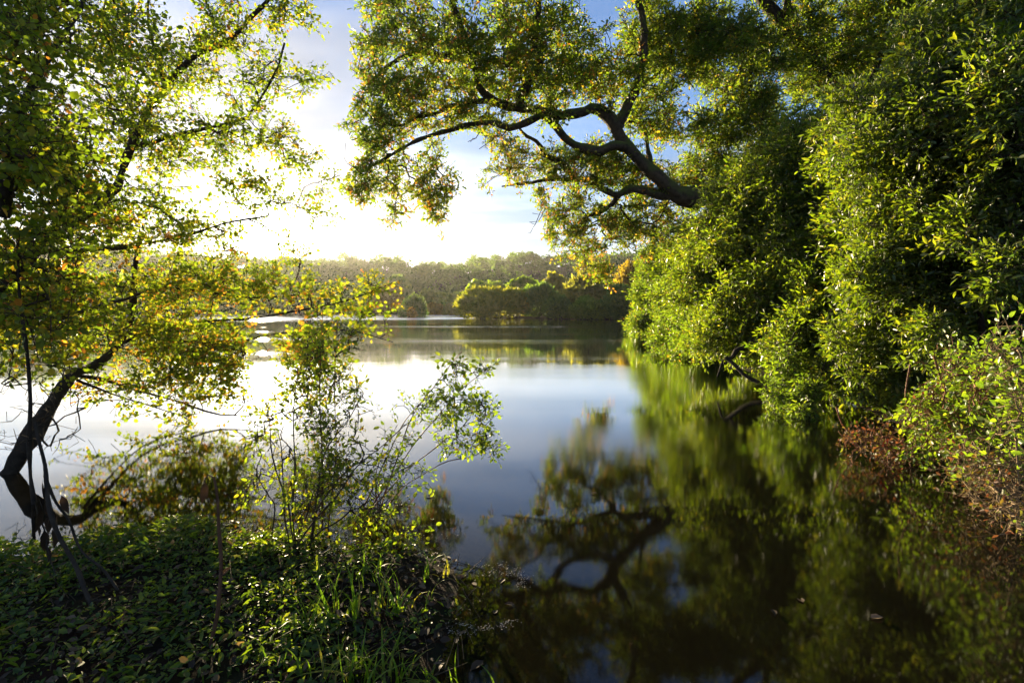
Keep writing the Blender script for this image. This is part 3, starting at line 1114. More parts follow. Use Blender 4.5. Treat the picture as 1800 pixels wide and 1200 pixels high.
FAR = [  # px0, px1, top, base, depth, material, label, count, shape, leaf
    (800, 940, 497, 561, 60, M_FGOLD, 'large domed golden-green willow bush at the left tip of the promontory', 9000, 'sliver', 0.62),
    (835, 866, 532, 561, 57, M_FGOLD, 'little tuft of willow at the foot of the large golden dome', 1500, 'sliver', 0.45),
    (910, 990, 494, 561, 60, M_FDARK, 'dull olive rounded bush just right of the large golden dome', 6000, 'sliver', 0.55),
    (955, 1010, 520, 562, 56, M_FDARK, 'low blue-green rounded bush close to the water on the promontory', 3500, 'sliver', 0.5),
    (985, 1085, 468, 563, 58, M_FPALE, 'tall sparse pale willow standing behind the hanging oak twigs', 7000, 'sliver', 0.7),
    (1000, 1075, 520, 564, 54, M_FGREEN, 'low grey-green bush at the foot of the pale willow', 3500, 'sliver', 0.5),
    (1060, 1130, 500, 565, 53, M_FDARK, 'dark green bush at the waterline where the right bank hides the promontory', 4500, 'sliver', 0.55),
    (1060, 1190, 456, 520, 75, M_FRUST, 'broad rusty-brown willow crown above the dark waterside bushes', 7000, 'sliver', 0.8),
    (885, 960, 482, 530, 84, M_FGREEN, 'bright green tree crown behind the golden dome', 4500, 'clump', 0.8),
    (945, 1010, 478, 530, 86, M_FGOLD, 'olive-gold tree crown between the bright green tree and the pale willow', 4500, 'clump', 0.8),
    (815, 895, 488, 530, 98, M_FGREEN, 'yellow-green bushes seen over the top left of the golden dome', 4000, 'clump', 0.8),
    (730, 800, 508, 545, 125, M_FGREEN, 'bright green bush in the gap left of the promontory', 3500, 'clump', 0.9),
    (775, 840, 512, 550, 112, M_FGREEN, 'light green bush behind the small round willows', 3500, 'clump', 0.9),
    (800, 835, 520, 556, 92, M_FGOLD, 'narrow olive willow tucked behind the left edge of the golden dome', 2500, 'sliver', 0.6),
    (780, 806, 533, 555, 108, M_FGOLD, 'smallest round willow bush on the far waterline', 1800, 'sliver', 0.7),
    (744, 784, 532, 555, 110, M_FRUST, 'round golden-brown willow bush right of the dark island bush', 2500, 'sliver', 0.7),
    (706, 748, 516, 559, 76, M_FDARK, 'dark rounded bush standing in the water off the far shore', 3000, 'sliver', 0.6),
    (698, 716, 545, 560, 72, M_FDARK, 'low dark clump in the water beside the island bush', 900, 'sliver', 0.4),
    (716, 732, 541, 560, 70, M_FRUST, 'small orange-leaved bush in front of the dark island bush', 900, 'sliver', 0.4),
    (650, 715, 500, 552, 122, M_FRUST, 'thin reddish-brown thicket on the far left shore', 3000, 'sliver', 0.9),
    (590, 660, 508, 552, 122, M_FDARK, 'dusky bush on the far shore behind the yellow branch tip', 3500, 'clump', 0.9),
    (660, 730, 486, 530, 150, M_FDARK, 'rounded dusky tree rising behind the reddish thicket', 3500, 'clump', 1.2),
    (520, 600, 505, 552, 120, M_FDARK, 'shaded bush on the far left shore below the weeping tree', 3500, 'clump', 0.9),
    (420, 530, 500, 553, 112, M_FDARK, 'shaded bank of bushes under the low sun', 3500, 'clump', 0.9),
    (250, 430, 492, 555, 100, M_FDARK, 'dark shore thicket seen through the left tree', 4500, 'clump', 1.0),
    (40, 260, 480, 556, 90, M_FDARK, 'dark shore thicket behind the trunk of the left tree', 4500, 'clump', 1.0),
    (-180, 60, 470, 558, 80, M_FDARK, 'dark shore thicket at the left border', 3500, 'clump', 1.0),
]
for a in FAR:
    far_bush(*a)

# bare weeping tree on the left
wb = at(525, 552, 108)
wp = Plant('weeping_tree', (wb[0], wb[1], 0.1), 'feathery bare weeping tree on the far left shore under the hill', 'tree')
wp.limb([at(527, 555, 108), at(526, 515, 108), at(524, 482, 108)], 0.3, 0.1, B_DARK, 'trunk', 0.8, 7)
tg = []
for i in range(90):
    a = rng.uniform(-1, 1)
    tg.append(at(524 + a * 26, 486 + abs(a) * 20 + rng.uniform(-8, 45) * abs(a) + rng.uniform(-6, 6), 108 + rng.uniform(-3, 3)))
wp.grow(tg, 0.5, 0.5)
wp.finish(B_TWIG, 0.035)
wp.shoots(1300, 1.4, 5, 'blade', 0.6, M_FDARK, B_TWIG, 0.35, 0, 0.3, 0.8, pick=0)


# ------------------------------------------------------------------ the oak reaching over the water
def chain(pts, d0, d1):
    """pixel polyline with depth running from d0 to d1"""
    n = len(pts)
    ds = np.linspace(d0, d1, n)
    return [at(p[0], p[1], d) for p, d in zip(pts, ds)]


ob = at(1395, 640, 11.4)
ob[2] = float(ground_h(ob[:1], ob[1:2])[0]) - 0.1
oak = Plant('oak_tree', ob, 'old oak leaning from the right bank, mossy winding limbs over the water', 'tree')
oak.limb([ob, at(1385, 540, 11.4), at(1340, 440, 11.2), at(1302, 385, 11.0), at(1262, 352, 11.0), at(1225, 346, 11.0), at(1190, 345, 11.0)], 0.40, 0.21, B_OAK, 'trunk', 0.15, 14, wob=0.03)
oak.limb(chain([(1205, 346), (1182, 336), (1140, 297), (1101, 255), (1084, 224), (1066, 200), (1042, 189), (1014, 198), (968, 201), (930, 196), (884, 189), (856, 175), (839, 154), (832, 119), (804, 98), (737, 94), (695, 115), (655, 150)], 11.0, 10.2), 0.165, 0.03, B_OAK, wob=0.04)
oak.limb(chain([(1103, 256), (1080, 257), (1049, 268), (1017, 259), (989, 238), (968, 213), (947, 206), (923, 220), (895, 229), (863, 217), (832, 217), (790, 225), (750, 242), (700, 268), (650, 290)], 10.9, 10.0), 0.115, 0.022, B_OAK, wob=0.04)
oak.limb(chain([(912, 184), (914, 171), (933, 143), (951, 119), (949, 91), (944, 63), (944, 0), (930, -90), (900, -180)], 10.6, 10.4), 0.10, 0.03, B_OAK, wob=0.04)
oak.limb(chain([(866, 180), (825, 178), (790, 191), (748, 201), (713, 220), (680, 215)], 10.5, 9.8), 0.07, 0.02, B_OAK, wob=0.04)
oak.limb(chain([(1200, 350), (1147, 337), (1105, 337), (1084, 343), (1066, 332), (1035, 313), (1007, 318), (975, 318), (944, 317), (905, 324), (880, 330)], 11.0, 11.8), 0.12, 0.018, B_OAK, wob=0.04)
oak.limb(chain([(1012, 311), (975, 280), (951, 259), (923, 238), (905, 215)], 11.4, 11.6), 0.085, 0.025, B_OAK, wob=0.04)
oak.limb(chain([(1086, 344), (1066, 367), (1035, 378), (1028, 395), (1020, 430)], 11.2, 12.5), 0.06, 0.02, B_OAK, wob=0.04)
oak.limb(chain([(1150, 308), (1143, 287), (1142, 252), (1133, 227), (1112, 213), (1080, 206), (1050, 170)], 11.0, 12.0), 0.06, 0.02, B_OAK, wob=0.04)
oak.limb(chain([(832, 119), (815, 60), (790, 0), (770, -80), (740, -160)], 10.3, 10.0), 0.08, 0.03, B_OAK, wob=0.04)
oak.limb(chain([(1084, 224), (1120, 150), (1130, 60), (1110, -40), (1080, -160)], 10.9, 11.5), 0.12, 0.03, B_OAK, wob=0.03)
OAK_E = [(1185, 400, 60, 44, 12, .8, 1), (1200, 330, 50, 40, 11.6, .7, .8), (690, 50, 80, 80, 10.2, .9, 1), (700, 170, 75, 70, 10.1, .8, 1), (655, 265, 60, 70, 9.9, .6, .95), (725, 300, 70, 60, 10, .6, .9), (780, 95, 80, 90, 10.3, 1, 1),
         (880, 70, 95, 100, 10.5, 1.2, 1.1), (985, 65, 90, 80, 10.7, 1.3, 1.1), (870, 165, 90, 60, 10.6, 1, .8), (980, 150, 100, 60, 10.8, 1.2, .9), (1085, 130, 80, 80, 11.2, 1.2, 1),
         (760, 345, 45, 28, 10.2, .4, .7), (930, 300, 95, 36, 11.4, .6, 1.2), (1030, 285, 85, 50, 11.4, .9, 1.2), (960, 388, 46, 34, 11.8, .5, 1.2), (1000, 420, 40, 36, 12.4, .5, 1), (1050, 380, 85, 55, 12, .9, 1.3),
         (1125, 325, 60, 60, 11.6, .9, .8), (1045, 455, 32, 50, 14, .5, 1.1), (1150, 230, 75, 60, 11.8, 1, .7), (1115, 415, 45, 38, 12.5, .8, .8), (690, 370, 18, 24, 10, .2, 1.0), (775, 380, 14, 30, 10.3, .2, 1.2), (640, 330, 40, 26, 9.9, .3, 1), (800, 200, 70, 30, 10.3, .5, 1), (860, 250, 40, 26, 10.8, .4, .9), (1090, 300, 60, 40, 11.4, .7, 1), (1150, 380, 50, 50, 12, .8, 1),
         (760, -130, 160, 130, 10.2, 1.6, .7), (950, -150, 160, 150, 10.6, 1.8, .7), (1110, -150, 130, 150, 11.4, 1.6, .7), (640, 210, 40, 120, 9.9, .4, .5)]
oak.grow(ellipse_targets(OAK_E, 2100), 0.20, 0.35, 0.02, 0.16)
oak.finish(B_DARK, 0.0065, 2.3, 0.09)


def hole(pos):
    px, py, f = project(pos)
    h = ((px - 822) / 42) ** 2 + ((py - 268) / 42) ** 2 < 1
    h |= ((px - 905) / 55) ** 2 + ((py - 395) / 45) ** 2 < 1
    h |= ((px - 1075) / 34) ** 2 + ((py - 8) / 34) ** 2 < 1
    h |= (px < 618 + 22 * np.sin(py / 19.0)) & (py < 330)
    return ~h


def oak_tint(pos, ti):
    px, py, f = project(pos)
    patch = 0.22 * vnoise(pos[:, 0], pos[:, 1] + pos[:, 2], 2.4, 5) + 0.10 * np.clip((py - 150) / 250, 0, 1)
    t = np.clip(ti + patch, 0, 0.86)
    brown = rng.random(len(ti)) < 0.035 + 0.05 * np.clip((py - 180) / 200, 0, 1)
    return np.where(brown, rng.uniform(0.86, 1, len(ti)), t)


oak.shoots(10800, 0.27, 12, 'oak', 0.086, M_OAK, B_DARK, 0.9, 0.1, 0.6, 0.12, oak_tint, 300, 4.0, hole)

# ------------------------------------------------------------------ tall tree behind, upper right
tb = at(1610, 640, 13.0)
tb[2] = float(ground_h(tb[:1], tb[1:2])[0]) - 0.1
tall = Plant('leaning_tree', tb, 'tall dark tree leaning left behind the right shrubs, bare trunk crossing the top', 'tree')
tall.limb([tb, at(1590, 480, 13), at(1540, 290, 13), at(1471, 170, 12.8), at(1439, 123, 12.6), at(1403, 72, 12.5), at(1381, 40, 12.5), at(1352, 7, 12.4), at(1310, -70, 12.2), at(1280, -200, 12)], 0.30, 0.08, B_DARK, 'trunk', 0.2, 12, wob=0.03)
tall.limb(chain([(1390, 50), (1340, 90), (1300, 130), (1260, 190)], 12.5, 11.8), 0.07, 0.025, B_DARK, wob=0.03)
tall.limb(chain([(1400, 66), (1385, 0), (1380, -90), (1400, -200)], 12.5, 12.8), 0.11, 0.03, B_DARK, wob=0.03)
tall.limb(chain([(1310, -60), (1240, 0), (1190, 60), (1157, 126), (1130, 150)], 12.2, 11.8), 0.09, 0.025, B_DARK, wob=0.03)
tall.limb(chain([(1460, 155), (1420, 180), (1370, 215), (1330, 260)], 12.7, 12), 0.06, 0.02, B_DARK, wob=0.03)
tall.limb(chain([(1500, 215), (1540, 120), (1570, 20), (1590, -100)], 12.8, 13.2), 0.10, 0.03, B_DARK, wob=0.03)
TALL_E = [(1180, 70, 80, 85, 12, 1.2, 1.2), (1285, 95, 80, 95, 12, 1.3, 1.3), (1250, 215, 50, 50, 11.8, .8, .8), (1325, 215, 62, 75, 12, 1, 1.2), (1420, 40, 70, 60, 12.8, 1.2, 1.0), (1400, 120, 60, 60, 12.2, .8, 1.0), (1460, 130, 60, 60, 13.2, .6, 1.0), (1370, 290, 70, 60, 12, 1, 1),
          (1500, 60, 70, 90, 13, 1.2, .9), (1590, 40, 90, 110, 13.2, 1.4, 1), (1150, 190, 45, 45, 11.8, .7, .8), (1260, 300, 60, 40, 11.8, .8, .6),
          (1230, -140, 160, 140, 12.2, 1.8, .5), (1420, -160, 160, 150, 12.8, 1.8, .5), (1600, -150, 150, 150, 13.2, 1.8, .5), (1460, 250, 60, 70, 13, 1, .7)]
tall.grow(ellipse_targets(TALL_E, 1300), 0.24, 0.35, 0.02, 0.16)
tall.finish(B_DARK, 0.0065, 2.3, 0.08)
tall.shoots(14000, 0.34, 14, 'lance', 0.105, M_OAK, B_DARK, 0.9, 0.1, 0.5, 0.15, None, 200, 5.0)

# ------------------------------------------------------------------ dark trees standing behind the right bank
for (px, d, w, h, n, lab) in [(1430, 24, 4.5, 8.5, 2600, 'shaded tree on the right bank behind the oak trunk'),
                              (1580, 18, 4.2, 10.0, 3000, 'dense dark tree closing the right bank behind the tall leaning tree'),
                              (1800, 12, 4.0, 10.5, 3500, 'dark evergreen mass at the right border behind the glossy shrub'),
                              (2150, 8.5, 4.0, 9.5, 2200, 'tree on the right bank just beyond the right border'),
                              (1290, 38, 5.0, 7.5, 2400, 'distant bank tree behind the farthest right shrubs')]:
    b = at(px, 600, d)
    b[2] = float(ground_h(b[:1], b[1:2])[0]) - 0.1
    pl = Plant('bank_tree', b, lab, 'tree', 'dark trees behind the right bank')
    pl.limb([b, b + [0.1, 0.2, h * 0.4], b + [-0.2, 0.1, h * 0.8]], 0.25, 0.08, B_DARK, 'trunk', 0.4, 8, wob=0.05)
    T = [b + np.array([0, 0, h * 0.55]) + rvec(1)[0] * np.array([w * .55, w * .5, h * 0.46]) * rng.uniform(0.5, 1) for _ in range(260)]
    T = [t for t in T if t[2] > b[2] + 0.4]
    pl.grow(T, 0.4, 0.35, 0.02, 0.12)
    pl.finish(B_DARK, 0.009, 2.3, 0.09)
    pl.shoots(n, 0.55, 12, 'lance', 0.22, M_SHADED, B_DARK, 0.9, 0.1, 0.5, 0.1, None, 0)

# ------------------------------------------------------------------ glossy shrubs on the right bank
def shrub(name, bases, ells, ntar, nshoot, leaf, label, mat, kind='lance', step=0.10, tip=0.003, slen=0.2, per=16, pick=300, minpx=5.0, wood=B_TWIG, stem=B_DARK, r0=0.035, flat=0.35, droop=0.05, tintf=None, cat='shrub', group=None, keep=None):
    b0 = bases[0]
    pl = Plant(name, b0, label, cat, group)
    E = ellipse_targets(ells, ntar)
    for b in bases:
        for k in range(2):
            e = E[rng.integers(0, len(E))]
            mid = (b + e) / 2 + np.array([0, 0, 0.18 * np.linalg.norm(e - b)]) + rng.normal(size=3) * 0.05
            pl.limb([b + rng.normal(size=3) * [.05, .05, 0], mid, e], r0, r0 * 0.25, stem, 'stem', step * 1.5, 6, join=False, wob=0.015)
    pl.grow(E, step, 0.4, 0.02, 0.14)
    pl.finish(stem, tip, 2.3, r0 * 0.6)
    pl.shoots(nshoot, slen, per, kind, leaf, mat, wood, 0.85, 0.1, flat, droop, tintf, pick, minpx, keep)
    return pl


def bank(px, py, d, dx=0.0):
    p = at(px, py, d)
    p[0] += dx
    p[2] = float(ground_h(p[:1], p[1:2])[0]) - 0.03
    return p


A_E = [(1560, 250, 110, 110, 4.6, .7, 1), (1680, 200, 120, 140, 4.4, .8, 1.1), (1800, 180, 130, 160, 4.0, .8, 1.1), (1620, 400, 130, 110, 4.5, .7, 1.2), (1760, 400, 120, 120, 4.0, .7, 1.1), (1560, 500, 90, 70, 4.4, .5, 1.2),
       (1640, 530, 60, 50, 4.1, .4, .7), (1640, 90, 70, 70, 4.8, .6, .8), (1760, 30, 110, 90, 4.4, .8, .9), (1930, 300, 120, 240, 3.8, .8, .6), (1640, 600, 50, 50, 3.8, .3, .5), (1500, 590, 50, 40, 4.6, .4, .8), (1780, 480, 60, 40, 3.4, .3, .8), (1520, 650, 60, 30, 4.6, .4, .5), (1600, 640, 60, 40, 4.6, .3, .4)]
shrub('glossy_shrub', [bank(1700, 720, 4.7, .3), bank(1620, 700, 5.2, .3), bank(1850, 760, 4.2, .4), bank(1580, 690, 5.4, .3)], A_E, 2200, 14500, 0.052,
      'tall glossy long-leaved shrub filling the right border', M_SHADED, r0=0.04)
B_E = [(1215, 430, 60, 44, 8.6, .8, 1), (1520, 420, 70, 110, 5.7, .6, 1), (1500, 250, 70, 80, 6.0, .7, 1), (1460, 500, 60, 80, 6.0, .5, 1), (1300, 350, 60, 50, 7.8, .7, .9), (1380, 330, 100, 80, 7.2, .9, 1), (1300, 420, 90, 70, 7.6, .9, 1.1), (1430, 440, 100, 90, 6.8, .9, 1.2), (1350, 530, 100, 70, 7.2, .8, 1.2), (1250, 500, 80, 60, 8.2, .8, 1.1), (1470, 560, 90, 60, 6.0, .7, 1.1), (1290, 590, 80, 40, 7.6, .6, .9),
       (1440, 270, 80, 70, 7.2, .8, 1), (1500, 330, 80, 90, 6.4, .8, 1), (1410, 610, 70, 40, 6.0, .4, .8)]
shrub('glossy_shrub', [bank(1420, 640, 8.2, .3), bank(1330, 630, 9.2, .3), bank(1500, 660, 7.0, .3)], B_E, 2300, 17500, 0.064,
      'spreading sunlit glossy shrub in the middle of the right bank, below the oak limb', M_SHRUB, r0=0.045, step=0.14, slen=0.26, tip=0.004)
C_E = [(1160, 470, 40, 36, 15, 1, .9), (1215, 460, 50, 50, 12.5, 1, 1), (1250, 540, 60, 60, 11.5, 1, 1.1), (1190, 530, 45, 50, 14, 1, 1.1), (1180, 590, 40, 24, 13, .8, 1), (1260, 600, 60, 32, 10.5, .8, 1), (1275, 440, 50, 45, 12, 1, .9), (1215, 610, 40, 16, 11, .5, .8)]
shrub('glossy_shrub', [bank(1270, 610, 14, .3), bank(1230, 600, 15, .2)], C_E, 900, 7000, 0.080,
      'lighter green shrub leaning to the water left of the middle one on the right bank', M_LIME, r0=0.05, step=0.2, slen=0.34, tip=0.006, kind='lance')
D_E = [(1140, 520, 22, 26, 22, 1.2, 1), (1165, 490, 28, 28, 22, 1.2, 1), (1150, 565, 30, 22, 21, 1.2, 1.1), (1122, 575, 18, 10, 20.5, .8, 1), (1180, 550, 28, 36, 21, 1.2, 1)]
shrub('glossy_shrub', [bank(1175, 585, 24, .3)], D_E, 420, 3600, 0.13, 'farthest bright lime shrub at the tip of the right bank', M_LIME, r0=0.05, step=0.3, slen=0.5, tip=0.009, pick=0)

U_E = [(1790, 575, 90, 40, 5.0, .3, 1), (1900, 600, 80, 80, 4.6, .3, .8), (1740, 640, 70, 40, 5.0, .3, .8), (1500, 650, 60, 40, 5.4, .4, 1), (1580, 660, 60, 50, 5.0, .4, 1), (1640, 670, 60, 40, 4.6, .4, 1), (1440, 640, 50, 30, 6.4, .4, .8), (1340, 625, 60, 24, 8.0, .4, .8)]
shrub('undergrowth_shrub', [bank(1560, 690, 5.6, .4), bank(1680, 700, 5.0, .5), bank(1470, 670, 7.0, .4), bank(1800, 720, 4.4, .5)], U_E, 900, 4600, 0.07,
      'dark undergrowth in the hollow below the right glossy shrubs', M_SHADED, r0=0.02, pick=150)

# hanging lime sprays under the shrubs
for (ex, nm) in [([(1385, 640, 26, 34, 5.3, .2, 1), (1370, 690, 34, 24, 5.2, .2, .8)], 'yellow-green spray drooping to the water below the middle shrub'),
                 ([(1420, 690, 26, 22, 4.9, .2, 1), (1415, 730, 20, 22, 4.8, .2, .8)], 'paler leafy spray hanging just above the water left of the red leaf')]:
    e = ex[0]
    shrub('drooping_spray', [at(e[0] + 60, e[1] - 80, e[4] + 0.5)], ex, 70, 420, 0.055, nm, M_LIME, 'lance', 0.06, 0.002, 0.12, 7, 120, 8, r0=0.012, droop=0.35, group='sprays hanging over the right bank', cat='branch')

# ------------------------------------------------------------------ forked dead branch dipping into the water
fb = bank(1440, 700, 6.4)
fork = Plant('fallen_branch', fb, 'dark forked dead branch dipping into the water under the middle shrub', 'branch')
fork.limb([at(1345, 588, 6.6), at(1305, 612, 6.6), at(1278, 632, 6.5)], 0.035, 0.028, B_DARK, 'limb', 0.08, 8, wob=0.015)
fork.limb([at(1276, 628, 6.5), at(1310, 656, 6.3), at(1350, 682, 6.1), at(1400, 712, 5.7)], 0.030, 0.022, B_DARK, 'limb', 0.08, 8, wob=0.015)
fork.limb([at(1278, 630, 6.5), at(1268, 640, 6.5), at(1262, 662, 6.5)], 0.018, 0.008, B_DARK, 'limb', 0.05, 6, wob=0.01)

# ------------------------------------------------------------------ brambles and dry stems, lower right
R1 = [(1670, 660, 50, 60, 3.1, .25, 1), (1630, 730, 50, 50, 3.1, .25, 1.1), (1690, 740, 60, 60, 3.0, .25, 1), (1740, 690, 50, 60, 2.8, .25, 1), (1640, 790, 45, 30, 3.1, .2, .8)]
shrub('bramble', [bank(1660, 830, 3.2, .15), bank(1700, 830, 3.1, .15)], R1, 420, 700, 0.034, 'sunlit bramble with red stems and small green leaves beside the dark hollow', M_LIME, 'ovate', 0.06, 0.003, 0.11, 6, 300, 8, B_RED, B_RED, 0.010)
R2 = [(1550, 780, 70, 36, 3.4, .3, 1), (1500, 765, 46, 24, 3.5, .2, .8), (1570, 815, 40, 16, 3.3, .15, .6), (1640, 720, 40, 60, 3.2, .3, .6)]


def rusty(pos, ti):
    return rng.random(len(ti))


shrub('bramble', [bank(1610, 840, 3.3, .15)], R2, 170, 230, 0.026, 'rusty brown-red bramble sprawling low over the water', M_RUST, 'ovate', 0.05, 0.0028, 0.09, 5, 260, 7, B_RED, B_RED, 0.008, tintf=rusty)
R3 = [(1770, 620, 45, 60, 2.5, .2, .8), (1790, 740, 50, 80, 2.4, .2, 1), (1740, 800, 50, 50, 2.6, .2, .8), (1860, 700, 60, 120, 2.3, .2, .6)]
shrub('bramble', [bank(1800, 950, 2.4, .2), bank(1850, 940, 2.3, .2)], R3, 380, 380, 0.034, 'loose straw-stemmed bramble with sparse green leaves at the right border', M_LIME, 'ovate', 0.06, 0.0026, 0.12, 5, 260, 8, B_STRAW, B_STRAW, 0.008)
R4 = [(1740, 850, 55, 60, 2.5, .2, 1), (1790, 900, 50, 70, 2.3, .2, 1), (1700, 800, 40, 40, 2.7, .2, .8)]
shrub('dry_tangle', [bank(1790, 970, 2.3, .15), bank(1740, 930, 2.55, .12)], R4, 460, 240, 0.026, 'tangle of dry straw-coloured stems trailing into the dark water', M_RUST, 'ovate', 0.05, 0.0026, 0.12, 3, 200, 7, B_STRAW, B_STRAW, 0.008, tintf=rusty, cat='dry stems')
# loose cut-looking stalks
for i, (pts, d, r, lab) in enumerate([([(1748, 850), (1760, 880), (1776, 912)], 2.3, .006, 'short pale broken stalk lying slanted over the dry stems'),
                                      ([(1786, 760), (1790, 850), (1788, 930)], 2.3, .005, 'upright straw stalk at the right border'),
                                      ([(1640, 620), (1660, 690), (1676, 760), (1690, 820)], 3.0, .007, 'smooth red-brown arching stalk through the sunlit bramble'),
                                      ([(1600, 640), (1592, 700), (1610, 750), (1640, 790)], 3.1, .006, 'crooked brown stalk left of the sunlit bramble'),
                                      ([(1470, 715), (1480, 745), (1500, 770), (1520, 800)], 3.6, .006, 'dead twig with yellowed tip beside the rusty bramble')]):
    w = [at(p[0], p[1], d) for p in pts]
    P = spline(w, 0.04)
    T = np.gradient(P, axis=0)
    n = len(P)
    v, q, s_ = tubes(P, T, np.linspace(r, r * 0.5, n), np.stack([np.arange(n - 1), np.arange(1, n)], -1), 6)
    o = link('stalk', mesh_from('stalk', v - P[-1], q, s_, B_STRAW if i in (0, 1) else B_RED, True), loc=P[-1])
    tag(o, lab, 'stalk')
# the red dead leaf
p = at(1562, 768, 3.3)
me = leaves_mesh('dead_leaf', 'lance', np.array([[0, 0, 0.0]]), frames(np.array([[0.5, -0.2, 0.8]]), np.array([[-0.6, -0.7, 0.2]])), np.array([0.075]), np.array([0.5]), M_RED)
tag(link('dead_leaf', me, loc=at(1550, 785, 3.28)), 'bright red dead leaf caught on the rusty bramble', 'leaf')

# ------------------------------------------------------------------ the small-leaved tree on the left
lb = at(10, 850, 3.1)
lb[2] = -0.05
left = Plant('willow_tree', lb, 'small-leaved yellowing tree leaning from the water at the left border', 'tree')
LD = lambda px, d: d + 1.5 * min(max((px - 60) / 200.0, 0.0), 1.0)


def lchain(pts, d0, d1):
    return [at(p[0], p[1], LD(p[0], d)) for p, d in zip(pts, np.linspace(d0, d1, len(pts)))]


left.limb([lb, at(40, 790, LD(40, 3.1)), at(70, 743, LD(70, 3.1)), at(115, 673, LD(115, 3.15)), at(136, 652, LD(136, 3.2)), at(175, 638, LD(175, 3.25)), at(206, 610, LD(206, 3.3)), at(224, 575, LD(224, 3.35)), at(231, 545, LD(231, 3.4)), at(236, 480, LD(236, 3.5)), at(250, 410, LD(250, 3.6))], 0.052, 0.018, B_DARK, 'trunk', 0.06, 12, wob=0.006)
left.limb([lb + [-.3, -.1, 0], at(-80, 650, LD(-80, 2.9)), at(-40, 550, LD(-40, 2.9)), at(0, 508, LD(0, 2.9)), at(40, 460, LD(40, 2.95)), at(84, 420, LD(84, 3.0)), at(133, 381, LD(133, 3.05)), at(182, 346, LD(182, 3.1)), at(206, 325, LD(206, 3.1)), at(217, 290, LD(217, 3.15)), at(241, 238, LD(241, 3.2)), at(259, 199, LD(259, 3.2)), at(290, 154, LD(290, 3.3)), at(322, 119, LD(322, 3.3)), at(350, 94, LD(350, 3.35)), at(385, 80, LD(385, 3.4)), at(413, 63, LD(413, 3.4)), at(444, 28, LD(444, 3.4)), at(472, 0, LD(472, 3.4)), at(520, -70, LD(520, 3.4))], 0.060, 0.016, B_DARK, 'limb', 0.06, 10, join=False, wob=0.006)
left.limb(lchain([(236, 260), (262, 252), (315, 238), (367, 224), (434, 206), (455, 178), (490, 115), (500, 77)], 3.15, 3.5), 0.0224, 0.0084, B_DARK, wob=0.006, sides=8)
left.limb([lb + [-.35, .1, 0], at(-120, 500, LD(-120, 2.7)), at(-60, 300, LD(-60, 2.7)), at(0, 252, LD(0, 2.7)), at(52, 231, LD(52, 2.8)), at(94, 220, LD(94, 2.8)), at(147, 224, LD(147, 2.9)), at(200, 230, LD(200, 3.0))], 0.05, 0.010, B_DARK, 'limb', 0.06, 8, join=False, wob=0.006)
left.limb(lchain([(138, 660), (175, 666), (224, 680), (280, 697), (332, 711), (385, 729), (437, 731)], 3.2, 3.0), 0.0156, 0.0052, B_DARK, wob=0.006, sides=8)
left.limb(lchain([(136, 668), (192, 690), (245, 708), (297, 722), (332, 738)], 3.2, 2.9), 0.0104, 0.0043, B_DARK, wob=0.006, sides=8)
left.limb(lchain([(206, 610), (250, 585), (300, 572), (420, 560), (520, 548), (600, 530), (690, 498)], 3.3, 3.1), 0.0174, 0.0035, B_DARK, wob=0.008, sides=8)
left.limb(lchain([(100, 560), (217, 526), (259, 512), (304, 508), (350, 512), (437, 522), (520, 520)], 3.0, 3.6), 0.0224, 0.0056, B_DARK, wob=0.008, sides=8)
left.limb(lchain([(60, 440), (160, 440), (250, 430), (330, 415), (400, 390), (470, 380)], 3.0, 3.4), 0.0252, 0.0070, B_DARK, wob=0.008, sides=8)
left.limb(lchain([(0, 380), (40, 200), (90, 90), (150, 0), (190, -80)], 2.8, 2.7), 0.0308, 0.0084, B_DARK, wob=0.008, sides=8)
left.limb(lchain([(290, 154), (270, 80), (260, 10), (280, -60)], 3.3, 3.2), 0.0196, 0.0070, B_DARK, wob=0.008, sides=8)
left.limb(lchain([(220, 585), (320, 600), (420, 600), (500, 585), (600, 580), (690, 600)], 3.3, 3.0), 0.0122, 0.0035, B_DARK, wob=0.008, sides=8)
